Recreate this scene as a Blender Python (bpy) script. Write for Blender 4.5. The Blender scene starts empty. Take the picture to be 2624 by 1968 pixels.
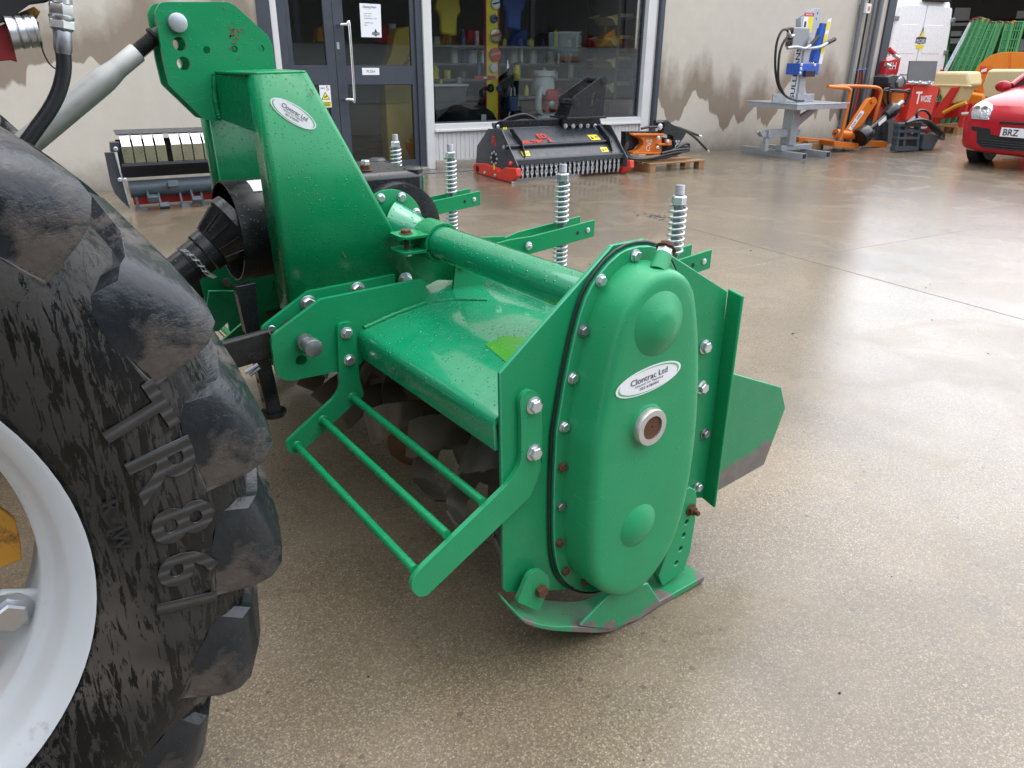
import bpy, bmesh, math, random
from mathutils import Vector, Matrix
V = Vector
R_ = random.Random(7)
S = bpy.context.scene
COL = S.collection
rad = math.radians

# ------------------------------------------------------------------ camera
# World: X runs along the tractor (towards the tiller's rear), Y across it, Z up; metres.
CW, CH, CF, CAMZ = 2624.0, 1968.0, 1916.0, 1.30
def _d(px, py):
    return V(((px - CW/2)/CF, -(py - CH/2)/CF, -1.0))
_up = -_d(1270, 5354).normalized()
_yy = _d(-200, 130); _yy = (_yy - _up*_yy.dot(_up)).normalized()
_xx = _yy.cross(_up)
RC = Matrix((_xx, _yy, _up))
EYE = V((0, 0, CAMZ))
cam_d = bpy.data.cameras.new('camera'); cam = bpy.data.objects.new('camera', cam_d); COL.objects.link(cam)
cam.matrix_world = Matrix.Translation(EYE) @ RC.to_4x4()
cam_d.sensor_width = 36.0; cam_d.lens = 36.0*CF/CW
cam_d.clip_start = 0.02; cam_d.clip_end = 400
S.camera = cam

# ------------------------------------------------------------------ world, sun, exposure
w = bpy.data.worlds.new('World'); S.world = w; w.use_nodes = True
nt = w.node_tree; nt.nodes.clear()
SUN_EL, SUN_AZ = rad(70), rad(5)          # azimuth measured from +X towards +Y
sky = nt.nodes.new('ShaderNodeTexSky'); sky.sky_type = 'NISHITA'; sky.sun_disc = False
sky.sun_elevation = SUN_EL; sky.sun_rotation = rad(90) - SUN_AZ
sky.air_density = 1.0; sky.dust_density = 1.5; sky.ozone_density = 1.0
hs = nt.nodes.new('ShaderNodeHueSaturation'); hs.inputs['Saturation'].default_value = 0.42   # rain cloud: almost white
bg = nt.nodes.new('ShaderNodeBackground'); bg.inputs['Strength'].default_value = 0.15
ow = nt.nodes.new('ShaderNodeOutputWorld')
nt.links.new(sky.outputs[0], hs.inputs['Color']); nt.links.new(hs.outputs[0], bg.inputs['Color']); nt.links.new(bg.outputs[0], ow.inputs['Surface'])
sl = bpy.data.lights.new('sun', 'SUN'); sl.energy = 1.05; sl.angle = rad(115); sl.color = (1, .99, .97)
so = bpy.data.objects.new('sun', sl); COL.objects.link(so)
_sd = V((math.cos(SUN_EL)*math.cos(SUN_AZ), math.cos(SUN_EL)*math.sin(SUN_AZ), math.sin(SUN_EL)))
so.rotation_euler = _sd.to_track_quat('Z', 'Y').to_euler(); so.location = (0, 0, 12)
vs = S.view_settings; vs.view_transform = 'Standard'; vs.look = 'None'; vs.exposure = 1.66; vs.gamma = 1.0; vs.use_curve_mapping = False

# ------------------------------------------------------------------ pixel directions -> places
def ray(px, py): return RC @ _d(px, py)
def onY(px, py, y): r = ray(px, py); return EYE + r*(y/r.y)
def onX(px, py, x): r = ray(px, py); return EYE + r*(x/r.x)
def onZ(px, py, z=0.0): r = ray(px, py); return EYE + r*((z - CAMZ)/r.z)
def onP(px, py, p0, n): r = ray(px, py); return EYE + r*((p0 - EYE).dot(n)/r.dot(n))
def crop(x0, y0, s):                       # a zoomed view's own coordinates
    return lambda pts: [(x0 + s*a, y0 + s*b) for a, b in pts]
def Ys(pts, y): return [onY(a, b, y) for a, b in pts]

# ------------------------------------------------------------------ materials
MATS = {}
class NT:
    def __init__(s, name):
        s.m = bpy.data.materials.new(name); s.m.use_nodes = True; s.t = s.m.node_tree
        s.b = s.t.nodes['Principled BSDF']; s.out = s.t.nodes['Material Output']
        MATS[name] = s.m; s._co = None
    def n(s, typ, **kw):
        x = s.t.nodes.new('ShaderNode'+typ)
        for k, v in kw.items():
            if k.startswith('i_'):
                k = k[2:]; k = int(k) if k.isdigit() else k.replace('_', ' ')
                if hasattr(v, 'is_output'): s.t.links.new(v, x.inputs[k])
                else: x.inputs[k].default_value = v
            else: setattr(x, k, v)
        return x
    def l(s, a, b): s.t.links.new(a, b)
    def co(s, scale=(1, 1, 1), src='Object', rot=(0, 0, 0)):
        c = s.n('TexCoord'); m = s.n('Mapping'); m.inputs['Scale'].default_value = scale; m.inputs['Rotation'].default_value = rot
        s.l(c.outputs[src], m.inputs['Vector']); return m.outputs[0]
    def noise(s, scale, detail=4, rough=.55, co=None, dist=0):
        x = s.n('TexNoise'); x.inputs['Scale'].default_value = scale; x.inputs['Detail'].default_value = detail
        x.inputs['Roughness'].default_value = rough; x.inputs['Distortion'].default_value = dist
        s.l(co if co is not None else s.co(), x.inputs['Vector']); return x.outputs['Fac']
    def voro(s, scale, co=None, feature='F1', rnd=1.0):
        x = s.n('TexVoronoi', feature=feature); x.inputs['Scale'].default_value = scale; x.inputs['Randomness'].default_value = rnd
        s.l(co if co is not None else s.co(), x.inputs['Vector']); return x
    def ramp(s, fac, stops, interp='LINEAR'):
        x = s.n('ValToRGB'); e = x.color_ramp.elements; x.color_ramp.interpolation = interp
        while len(e) < len(stops): e.new(.5)
        for k, (p, c) in enumerate(stops):
            e[k].position = p; e[k].color = (c, c, c, 1) if isinstance(c, (int, float)) else (*c, 1)
        s.l(fac, x.inputs[0]); return x.outputs[0]
    def math(s, op, a, b=None, clamp=False):
        x = s.n('Math', operation=op, use_clamp=clamp)
        for k, v in ((0, a), (1, b)):
            if v is None: continue
            if hasattr(v, 'is_output'): s.l(v, x.inputs[k])
            else: x.inputs[k].default_value = v
        return x.outputs[0]
    def mix(s, fac, a, b):
        x = s.n('MixRGB')
        for k, v in ((0, fac), (1, a), (2, b)):
            if hasattr(v, 'is_output'): s.l(v, x.inputs[k])
            elif isinstance(v, (int, float)): x.inputs[k].default_value = v if k == 0 else (v, v, v, 1)
            else: x.inputs[k].default_value = (*v, 1)
        return x.outputs[0]
    def bump(s, h, strength=.3, dist=.002, prev=None):
        x = s.n('Bump'); x.inputs['Strength'].default_value = strength; x.inputs['Distance'].default_value = dist
        s.l(h, x.inputs['Height'])
        if prev is not None: s.l(prev, x.inputs['Normal'])
        return x.outputs[0]
    def set(s, **kw):
        names = dict(col='Base Color', rough='Roughness', metal='Metallic', nrm='Normal', coat='Coat Weight', crough='Coat Roughness', spec='Specular IOR Level', alpha='Alpha', ior='IOR', cnrm='Coat Normal')
        for k, v in kw.items():
            i = s.b.inputs[names[k]]
            if hasattr(v, 'is_output'): s.l(v, i)
            elif isinstance(v, (tuple, list)): i.default_value = (*v, 1) if len(v) == 3 else v
            else: i.default_value = v
        return s.m

def drops(n, strength=.5, scale=130.0):
    "rain beads: two sizes of round bumps, each bead with its own size"
    co = n.co()
    hh = None
    for sc, thr in ((scale, .32), (scale*.42, .20)):
        v = n.voro(sc, co)
        rnd = n.n('SeparateColor'); n.l(v.outputs['Color'], rnd.inputs[0])
        lim = n.math('MULTIPLY', rnd.outputs[0], thr)
        d = n.math('SUBTRACT', lim, v.outputs['Distance'], True)
        d = n.math('POWER', d, .5)
        hh = d if hh is None else n.math('MAXIMUM', hh, d)
    return n.bump(hh, strength, .006), hh

def paint(name, col, rough=.3, var=.12, bead=.5, wearpts=None, metal=0.0, dirt=.25, dirtcol=(.10, .075, .05), beadscale=130.0, spec=.5, film=0.0, scratch=0.0):
    n = NT(name)
    f = n.noise(9, 5, .6); f2 = n.noise(55, 4, .7)
    c = n.mix(n.math('MULTIPLY', f, 1.0), tuple(x*(1-var) for x in col), tuple(min(1, x*(1+var)) for x in col))
    dm = n.ramp(n.math('MULTIPLY', f, f2), [(.34, 0), (.5, dirt)])
    c = n.mix(dm, c, dirtcol)
    rg = n.ramp(n.noise(22, 3), [(.3, max(.04, rough-.08)), (.7, rough+.1)])
    if scratch:                          # pale hairline scratches and a brown run
        sn = n.noise(1, 6, .75, n.co((24, 24, 420), rot=(0, rad(24), 0)), .15); zone = n.ramp(n.noise(5, 3), [(.45, 0), (.65, 1)])
        c = n.mix(n.math('MULTIPLY', n.ramp(sn, [(.60, 0), (.66, scratch)]), zone), c, (.16, .42, .26))
        sm = n.ramp(n.noise(3.2, 5, .6), [(.48, 0), (.75, .30)]); c = n.mix(sm, c, (.06, .20, .10))
    if wearpts:                          # bare, rubbed metal on given spots, ragged edge
        geo = n.n('NewGeometry'); tot = None
        for (p, rr) in wearpts:
            d = n.n('VectorMath', operation='DISTANCE'); n.l(geo.outputs['Position'], d.inputs[0]); d.inputs[1].default_value = p
            k = n.math('SUBTRACT', 1.0, n.math('DIVIDE', d.outputs['Value'], rr))
            tot = k if tot is None else n.math('MAXIMUM', tot, k)
        rag = n.math('SUBTRACT', n.noise(38, 6, .7), .5)
        msk = n.ramp(n.math('ADD', tot, n.math('MULTIPLY', rag, .9)), [(.0, 0), (.02, 1)])
        bare = n.mix(n.noise(30, 5), (.10, .085, .075), (.22, .19, .17))
        c = n.mix(msk, c, bare); rg = n.mix(msk, rg, .5)
    kw = dict(col=c, rough=rg, metal=metal, spec=spec)
    if film:
        kw['coat'] = film; kw['crough'] = .07
        n.b.inputs['Coat IOR'].default_value = 1.45
    if bead:
        b, h = drops(n, bead, beadscale); kw['nrm'] = b
        if film: kw['cnrm'] = b
    return n.set(**kw)

def plain(name, col, rough=.5, metal=0.0, var=.15, nscale=12, bump=0.0, bscale=200, spec=.5):
    n = NT(name)
    f = n.noise(nscale, 5, .6)
    c = n.mix(f, tuple(x*(1-var) for x in col), tuple(min(1, x*(1+var)) for x in col))
    kw = dict(col=c, rough=n.ramp(f, [(.3, max(.03, rough*.8)), (.7, min(1, rough*1.25))]), metal=metal, spec=spec)
    if bump: kw['nrm'] = n.bump(n.noise(bscale, 3), bump, .002)
    return n.set(**kw)

GREEN = (.004, .218, .078)
paint('green', GREEN, .26, .14, .5, dirt=.16, spec=.33, scratch=.35)
paint('green_wet', (.006, .25, .11), .22, .07, .9, dirt=.03, beadscale=95.0, film=1.0)
paint('green_side', (.007, .245, .092), .34, .10, .30, dirt=.10, spec=.3, scratch=.45)
paint('green_case', (.018, .285, .112), .36, .10, .25, dirt=.14, spec=.32, scratch=.75)
paint('lime', (.045, .29, .018), .3, .25, .9, beadscale=75.0)
plain('zinc', (.62, .64, .66), .32, .9, .12, 40)
plain('chain_silver', (.60, .61, .62), .38, .35, .1, 40)
paint('edge_glint_wear', (.05, .34, .19), .30, .25, 0, dirt=.5, dirtcol=(.10, .07, .035))
plain('zinc_dark', (.30, .31, .33), .38, .85, .25, 60)
plain('alu', (.37, .37, .345), .48, .6, .12, 50, .15, 300)
plain('galv', (.42, .45, .47), .42, .6, .28, 26)
plain('rust', (.11, .045, .022), .75, .1, .5, 80, .4, 300)
plain('rubber', (.012, .013, .015), .38, 0, .3, 60)
plain('rubber_hose', (.016, .017, .019), .33, 0, .3, 60, .2, 400)
paint('black_plastic', (.010, .011, .012), .30, .2, .5, dirt=.0)
paint('black_paint', (.013, .014, .016), .28, .2, .3, dirt=.05)
paint('grey_paint', (.045, .050, .058), .32, .15, .3, dirt=.1)
plain('cast', (.028, .027, .027), .5, .3, .4, 60, .4, 300)
plain('steel_worn', (.20, .18, .155), .40, .6, .4, 30, .2, 200)
plain('blade', (.105, .088, .070), .5, .35, .5, 22, .3, 120)
plain('blade_rust', (.21, .105, .045), .6, .2, .4, 30, .3, 150)
paint('orange', (.62, .16, .012), .38, .1, .2, dirt=.15)
paint('orange_tank', (.72, .22, .015), .42, .06, .0, dirt=.05)
paint('red', (.50, .018, .016), .35, .1, .2, dirt=.12)
paint('red_car', (.42, .012, .022), .14, .05, .25, dirt=.0)
paint('red_bright', (.62, .045, .025), .34, .08, .2, dirt=.08)
paint('blue', (.02, .10, .48), .35, .1, .2, dirt=.05)
paint('yellow', (.62, .30, .012), .4, .12, .2, dirt=.3)
paint('cream', (.66, .55, .30), .4, .06, .0, dirt=.08)
paint('white_paint', (.84, .85, .86), .28, .04, .15, dirt=.04)
plain('white_frame', (.62, .61, .59), .45, 0, .08, 8)
plain('white_plastic', (.72, .73, .73), .4, 0, .05, 10)
plain('sticker', (.80, .81, .82), .28, 0, .02, 8)
plain('sticker_yellow', (.80, .66, .03), .4, 0, .05, 20)
plain('sticker_green', (.09, .42, .16), .35, 0, .05, 20)
plain('ink', (.035, .035, .06), .5, 0, .1, 20)
plain('ink_red', (.55, .02, .03), .5, 0, .1, 20)
plain('wood', (.30, .165, .07), .6, 0, .35, 9, .3, 60)
plain('frame_grey', (.048, .056, .070), .38, 0, .1, 12)
plain('chrome', (.75, .76, .77), .16, 1, .05, 20)
plain('mulch_flap', (.36, .34, .24), .3, .75, .15, 8)
plain('dark', (.012, .012, .013), .7, 0, .3, 6)
plain('concrete_dark', (.10, .095, .09), .8, 0, .3, 6)
plain('fabric_grey', (.16, .16, .165), .8, 0, .3, 5)
plain('gate_green', (.010, .15, .028), .35, .1, .2, 20)
plain('interior_wall', (.28, .28, .27), .8, 0, .2, 2)
plain('interior_floor', (.10, .095, .085), .5, 0, .3, 4)
plain('tin_blue', (.06, .10, .22), .35, .2, .2, 5)
plain('roof_light', (.75, .80, .84), .6, 0, .05, 3)
plain('pvc_grey', (.16, .17, .18), .45, 0, .1, 10)

def mat_glass(name='glass', ior=1.5, tint=(.93, .96, .95)):
    n = NT(name); t = n.t; t.nodes.remove(n.b)
    fr = n.n('Fresnel'); fr.inputs['IOR'].default_value = ior
    tr = n.n('BsdfTransparent'); tr.inputs[0].default_value = (*tint, 1)
    gl = n.n('BsdfGlossy'); gl.inputs['Roughness'].default_value = 0.015
    mx = n.n('MixShader'); n.l(n.math('MULTIPLY', fr.outputs[0], 1.6, True), mx.inputs[0]); n.l(tr.outputs[0], mx.inputs[1]); n.l(gl.outputs[0], mx.inputs[2])
    n.l(mx.outputs[0], n.out.inputs[0])
mat_glass()
def mat_headlight():
    n = NT('lamp_lens'); n.set(col=(.55, .58, .62), rough=.04, metal=.7, coat=1.0, nrm=n.bump(n.voro(40).outputs['Distance'], .5, .01))
mat_headlight()

def mat_tyre():
    n = NT('tyre')
    # caked mud film with rain runs: long ragged streaks that fall down the sidewall
    co = n.co((95, 95, 15), rot=(0, rad(14), 0)); st = n.noise(1, 7, .72, co, .6)
    big = n.noise(4.5, 5, .6)
    m = n.ramp(n.math('ADD', st, n.math('MULTIPLY', n.math('SUBTRACT', big, .5), .7)), [(.525, 0), (.565, 1)])
    mud = n.mix(n.noise(14, 6, .7), (.011, .011, .011), (.050, .046, .041))
    pk = n.ramp(n.noise(3.1, 4), [(.56, 0), (.72, .6)])
    mud = n.mix(pk, mud, (.105, .088, .074))
    c = n.mix(m, (.005, .0055, .006), mud)
    rg = n.mix(m, .15, .50)
    n.set(col=c, rough=rg, spec=.35, nrm=n.bump(n.math('ADD', m, n.noise(60, 5)), .35, .004))
mat_tyre()
def mat_lug():
    n = NT('tyre_lug')
    m = n.ramp(n.noise(9, 7, .7, None, .4), [(.50, 0), (.62, 1)])
    mud = n.mix(n.noise(40, 6, .7), (.035, .031, .027), (.14, .112, .090))
    c = n.mix(n.math('MULTIPLY', m, .75), n.mix(n.noise(20, 5), (.006, .008, .010), (.020, .024, .028)), mud)
    n.set(col=c, rough=n.mix(m, .24, .60), spec=.38, nrm=n.bump(n.math('ADD', n.noise(70, 5), n.math('MULTIPLY', m, .6)), .35, .004))
mat_lug()

def mat_ground():
    n = NT('wet_concrete')
    co = n.co(src='Object')
    agg = n.voro(300, co); ac = n.n('SeparateColor'); n.l(agg.outputs['Color'], ac.inputs[0])
    sand = n.ramp(ac.outputs[0], [(0, (.074, .052, .027)), (.5, (.150, .110, .061)), (.85, (.255, .197, .119)), (1, (.44, .38, .28))])
    fine = n.noise(420, 3, .7, co)
    c = n.mix(.35, sand, n.mix(fine, (.050, .037, .021), (.275, .211, .129)))
    st = n.voro(40, co); sc = n.n('SeparateColor'); n.l(st.outputs['Color'], sc.inputs[0])
    stone = n.math('LESS_THAN', n.math('ADD', st.outputs['Distance'], n.math('MULTIPLY', n.noise(110, 3, .6, co), .22)), n.math('MULTIPLY', n.math('POWER', sc.outputs[1], 2.4), .40))
    c = n.mix(n.math('MULTIPLY', stone, .75), c, n.mix(sc.outputs[2], (.022, .026, .029), (.095, .088, .078)))
    big = n.noise(.55, 5, .6, co); mid = n.noise(3.0, 5, .65, co)
    c = n.mix(n.ramp(big, [(.36, .55), (.58, 0)]), c, (.062, .045, .028))
    c = n.mix(n.ramp(mid, [(.42, 0), (.75, .25)]), c, (.205, .160, .110))
    dry = n.ramp(n.noise(1.7, 6, .68, co, .6), [(.50, 0), (.60, 1)])            # patches where the film has drained off
    c = n.mix(n.math('MULTIPLY', dry, .30), c, (.235, .185, .125))
    oil = n.ramp(n.noise(.9, 5, .7, n.co((1, .45, 1)), .8), [(.62, 0), (.72, .45)]); c = n.mix(oil, c, (.045, .038, .030))
    wet = n.ramp(n.math('ADD', n.math('MULTIPLY', big, .75), n.math('MULTIPLY', mid, .35)), [(.40, 0), (.66, 1)])
    rg = n.mix(wet, .13, .045)
    # film of water: smooth coat over a grainy base, rain ripples and brushed grain bend the mirror a little
    rip = n.noise(34, 3, .6, n.co((1, .55, 1))); grain = n.noise(260, 3, .6, co)
    hgt = n.math('ADD', n.math('MULTIPLY', grain, .55), n.math('MULTIPLY', fine, .45))
    nb = n.bump(hgt, .28, .004)
    cn = n.bump(n.math('ADD', n.math('MULTIPLY', rip, .6), n.math('MULTIPLY', grain, .60)), .12, .008)
    # saw-cut joints are real grooves elsewhere
    n.set(col=c, rough=.55, nrm=nb, coat=n.math('SUBTRACT', n.mix(wet, .82, 1.0), n.math('MULTIPLY', dry, .28)), crough=rg, cnrm=cn)
    n.b.inputs['Coat IOR'].default_value = 1.38
mat_ground()

def mat_wall():
    n = NT('wall_render')
    co = n.co((1, 1, 1)); sep = n.n('SeparateXYZ'); n.l(co, sep.inputs[0])
    g = n.noise(5, 6, .65, co); gr = n.noise(120, 4, .6, co)
    c = n.mix(g, (.46, .415, .335), (.59, .545, .455)); c = n.mix(n.math('MULTIPLY', gr, .35), c, (.56, .525, .455))
    # rain soaking in from above: stains with hanging fingers
    f1 = n.noise(1, 2, .5, n.co((1.3, 1, .30)), .2); f2 = n.noise(1, 2, .5, n.co((3.6, 1, .5)), .6); f3 = n.noise(1, 4, .6, n.co((16, 1, 3)), .2)
    e = n.math('SUBTRACT', .92, n.math('MULTIPLY', sep.outputs[0], .060))
    e = n.math('ADD', e, n.math('MULTIPLY', n.math('SUBTRACT', f1, .5), 2.4)); e = n.math('ADD', e, n.math('MULTIPLY', n.math('SUBTRACT', f2, .5), .75)); e = n.math('ADD', e, n.math('MULTIPLY', n.math('SUBTRACT', f3, .5), .05))
    hh = n.math('SUBTRACT', sep.outputs[2], e)
    m = n.math('MULTIPLY', n.ramp(hh, [(.0, 0), (.03, .95)]), n.ramp(n.math('ADD', hh, n.math('MULTIPLY', g, .35)), [(.50, 1), (1.0, .0)]))
    c = n.mix(m, c, n.mix(g, (.205, .155, .110), (.265, .205, .148)))
    low = n.ramp(n.math('ADD', sep.outputs[2], n.math('MULTIPLY', g, .25)), [(.08, .75), (.45, 0)])
    c = n.mix(low, c, (.12, .10, .08))
    n.set(col=c, rough=n.mix(m, .85, .6), nrm=n.bump(n.math('ADD', n.noise(45, 5, .6, co), n.math('MULTIPLY', gr, .5)), .3, .006))
mat_wall()

# ------------------------------------------------------------------ object helpers
def tag(o, label=None, cat=None, group=None, kind=None):
    for k, v in (('label', label), ('category', cat), ('group', group), ('kind', kind)):
        if v: o[k] = v
    return o
def thing(name, label, cat, loc=(0, 0, 0), group=None):
    o = bpy.data.objects.new(name, None); COL.objects.link(o); o.location = loc; o.empty_display_size = .1
    return tag(o, label, cat, group)
def _inv(parent):
    return Matrix.Translation(-parent.location) if parent.type == 'EMPTY' else parent.matrix_basis.inverted()
def link(name, me, mat, parent=None, M=None, bevel=0, seg=2):
    o = bpy.data.objects.new(name, me); COL.objects.link(o)
    if mat is not None and not me.materials: me.materials.append(MATS[mat])
    if M is not None: o.matrix_basis = M
    if parent is not None:
        o.parent = parent; o.matrix_parent_inverse = _inv(parent)
    if bevel:
        b = o.modifiers.new('edge', 'BEVEL'); b.width = bevel; b.segments = seg; b.limit_method = 'ANGLE'; b.angle_limit = rad(35)
    return o
def mesh(bm, name, smooth=None):
    bmesh.ops.recalc_face_normals(bm, faces=bm.faces)
    me = bpy.data.meshes.new(name); bm.to_mesh(me); bm.free()
    if smooth is not None:
        for p in me.polygons: p.use_smooth = True
        me.set_sharp_from_angle(angle=rad(smooth))
    return me
def obj(name, bm, mat, parent=None, smooth=35, bevel=0, M=None, seg=2):
    return link(name, mesh(bm, name, smooth), mat, parent, M, bevel, seg)
def B(): return bmesh.new()

def b_box(bm, c, s, ax=None):
    "box: centre, full sizes, optional axes"
    c = V(c); ax = ax or (V((1, 0, 0)), V((0, 1, 0)), V((0, 0, 1)))
    vs_ = [bm.verts.new(c + ax[0]*(i*s[0]/2) + ax[1]*(j*s[1]/2) + ax[2]*(k*s[2]/2)) for i in (-1, 1) for j in (-1, 1) for k in (-1, 1)]
    for f in ((0, 1, 3, 2), (4, 6, 7, 5), (0, 4, 5, 1), (2, 3, 7, 6), (0, 2, 6, 4), (1, 5, 7, 3)): bm.faces.new([vs_[i] for i in f])
    return bm
def b_box2(bm, lo, hi): return b_box(bm, [(a+b)/2 for a, b in zip(lo, hi)], [abs(b-a) for a, b in zip(lo, hi)])
def basis(n):
    n = V(n).normalized(); u = n.cross(V((0, 0, 1)))
    if u.length < 1e-4: u = V((1, 0, 0))
    u.normalize(); return u, n.cross(u), n
def b_tube(bm, pts, r, seg=14, cap=True, closed=False):
    pts = [V(p) for p in pts]; n = len(pts); rr = r if isinstance(r, (list, tuple)) else [r]*n
    tg = []
    for i in range(n):
        a = pts[(i-1) % n] if closed or i > 0 else pts[i]; b = pts[(i+1) % n] if closed or i < n-1 else pts[i]
        tg.append((b-a).normalized())
    u, v, _ = basis(tg[0]); rings = []
    for i in range(n):
        u = (u - tg[i]*u.dot(tg[i])).normalized(); v = tg[i].cross(u)
        rings.append([bm.verts.new(pts[i] + (u*math.cos(2*math.pi*k/seg) + v*math.sin(2*math.pi*k/seg))*rr[i]) for k in range(seg)])
    m = n if closed else n-1
    for i in range(m):
        a, b = rings[i], rings[(i+1) % n]
        for k in range(seg): bm.faces.new((a[k], a[(k+1) % seg], b[(k+1) % seg], b[k]))
    if cap and not closed: bm.faces.new(rings[0][::-1]); bm.faces.new(rings[-1])
    return bm
def b_lathe(bm, o, ax, prof, seg=32, cap=True, a0=0, a1=2*math.pi):
    "profile of (distance along axis, radius)"
    o = V(o); u, v, a = basis(ax); full = abs(a1-a0-2*math.pi) < 1e-6; ns = seg if full else seg+1
    rings = [[bm.verts.new(o + a*t + (u*math.cos(a0+(a1-a0)*k/seg) + v*math.sin(a0+(a1-a0)*k/seg))*max(r, 1e-5)) for k in range(ns)] for t, r in prof]
    for A, C in zip(rings, rings[1:]):
        for k in range(seg): bm.faces.new((A[k], A[(k+1) % ns], C[(k+1) % ns], C[k]))
    if cap and full: bm.faces.new(rings[0][::-1]); bm.faces.new(rings[-1])
    return bm
def smooth_path(pts, n=8):
    pts = [V(p) for p in pts]; out = []
    for i in range(len(pts)-1):
        p0 = pts[max(i-1, 0)]; p1 = pts[i]; p2 = pts[i+1]; p3 = pts[min(i+2, len(pts)-1)]
        for k in range(n):
            t = k/n; out.append(.5*((2*p1) + (p2-p0)*t + (2*p0-5*p1+4*p2-p3)*t*t + (3*p1-p0-3*p2+p3)*t**3))
    out.append(pts[-1]); return out
def rnd_poly(pts, r, n=4):
    "round the corners of a closed outline"
    out = []; L = len(pts)
    for i in range(L):
        a, b, c = V(pts[i-1]), V(pts[i]), V(pts[(i+1) % L]); rr = r[i] if isinstance(r, (list, tuple)) else r
        u = a-b; v = c-b
        if rr <= 0: out.append(b); continue
        d1 = min(rr, u.length*.48); d2 = min(rr, v.length*.48)
        p, q = b+u.normalized()*d1, b+v.normalized()*d2
        for k in range(n+1):
            t = k/n; out.append(p*(1-t)**2 + b*2*t*(1-t) + q*t*t)
    return out
def circ(c, r, nrm, n=16):
    u, v, _ = basis(nrm); return [V(c) + (u*math.cos(2*math.pi*k/n) + v*math.sin(2*math.pi*k/n))*r for k in range(n)]
def b_plate(bm, outline, th, holes=()):
    "flat plate from a 3D outline, real round holes, thickness vector th"
    b2 = bmesh.new(); es = []
    for loop in [outline] + list(holes):
        vs_ = [b2.verts.new(p) for p in loop]
        for i in range(len(vs_)): es.append(b2.edges.new((vs_[i], vs_[(i+1) % len(vs_)])))
    bmesh.ops.triangle_fill(b2, edges=es, use_beauty=True, use_dissolve=False)
    r = bmesh.ops.extrude_face_region(b2, geom=b2.faces[:])
    bmesh.ops.translate(b2, vec=V(th), verts=[g for g in r['geom'] if isinstance(g, bmesh.types.BMVert)])
    tmp = bpy.data.meshes.new('tmp'); b2.to_mesh(tmp); b2.free(); bm.from_mesh(tmp); bpy.data.meshes.remove(tmp)
    return bm
def plate(name, outline, th, mat, parent, holes=(), bevel=.0015, rnd=0):
    if rnd: outline = rnd_poly(outline, rnd)
    o = obj(name, b_plate(B(), outline, th, holes), mat, parent, 30, bevel)
    if bevel and mat.startswith('green'):           # plate edges: pale teal highlight painted in, with brown wear
        o.data.materials.append(MATS['edge_glint_wear']); o.modifiers['edge'].material = 1; o.modifiers['edge'].width = max(bevel, .0022)
    return o
def frame(o, z, x=None):
    "matrix with local z along z"
    z = V(z).normalized()
    if x is None: u, v, _ = basis(z); x = u
    x = V(x); x = (x - z*x.dot(z)).normalized(); y = z.cross(x)
    return Matrix(((x.x, y.x, z.x, o[0]), (x.y, y.y, z.y, o[1]), (x.z, y.z, z.z, o[2]), (0, 0, 0, 1)))
_hex = {}
def hexbolt(parent, p, n, r=.011, mat='zinc', name='bolt', head=.65, washer=True, spin=None, wmat=None, stud=0):
    key = (mat, round(head, 2), washer, stud)
    if key not in _hex:
        bm = B(); z = 0
        if washer: b_lathe(bm, (0, 0, 0), (0, 0, 1), [(0, 1.28), (.12, 1.28), (.16, 1.2)], 20); z = .15
        b_lathe(bm, (0, 0, z), (0, 0, 1), [(0, 1.0), (head*.82, 1.0), (head, .86)], 6)
        if stud: b_lathe(bm, (0, 0, z+head-.02), (0, 0, 1), [(0, .5), (stud, .5), (stud+.08, .42)], 12)
        _hex[key] = mesh(bm, name, 30)
    M = frame(p, n) @ Matrix.Rotation(R_.uniform(0, 1) if spin is None else spin, 4, 'Z') @ Matrix.Scale(r, 4)
    return link(name, _hex[key], mat, parent, M)
def helix(bm, o, ax, R, r, turns, L, seg=8, per=18, r_end=0):
    u, v, a = basis(ax); n = int(turns*per); pts = []
    for i in range(n+1):
        t = i/n; ang = 2*math.pi*turns*t; e = .06
        s = t if True else t
        pts.append(V(o) + a*(L*s) + (u*math.cos(ang) + v*math.sin(ang))*R)
    return b_tube(bm, pts, r, seg)
def text(name, s, M, width=None, height=None, mat='ink', parent=None, depth=.0006, bold=0, shear=0, space=1.0):
    cu = bpy.data.curves.new(name, 'FONT'); cu.body = s; cu.align_x = 'CENTER'; cu.align_y = 'CENTER'; cu.resolution_u = 3
    cu.offset = bold; cu.shear = shear; cu.space_character = space; cu.extrude = 0.5
    ob = bpy.data.objects.new('tmp', cu); me = bpy.data.meshes.new_from_object(ob); bpy.data.objects.remove(ob)
    xs = [v.co.x for v in me.vertices]; ys = [v.co.y for v in me.vertices]
    cx, cy = (max(xs)+min(xs))/2, (max(ys)+min(ys))/2; w_, h_ = max(xs)-min(xs), max(ys)-min(ys)
    kx = width/w_ if width else None; ky = height/h_ if height else None
    kx = kx or ky; ky = ky or kx
    for v in me.vertices: v.co = V(((v.co.x-cx)*kx, (v.co.y-cy)*ky, v.co.z*depth))
    me.name = name
    while me.materials: me.materials.pop()
    return link(name, me, mat, parent, M)
def ellipse_plate(name, M, a, b, th, mat, parent, n=40):
    bm = B(); b_plate(bm, [V((a*math.cos(2*math.pi*k/n), b*math.sin(2*math.pi*k/n), 0)) for k in range(n)], (0, 0, th))
    return obj(name, bm, mat, parent, 30, 0, M)
def rect_on(M, w_, h_, th, bm=None):
    bm = bm or B(); b_plate(bm, [M @ V((x*w_/2, y*h_/2, 0)) for x, y in ((-1, -1), (1, -1), (1, 1), (-1, 1))], (M.to_3x3() @ V((0, 0, 1)))*th); return bm

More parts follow.
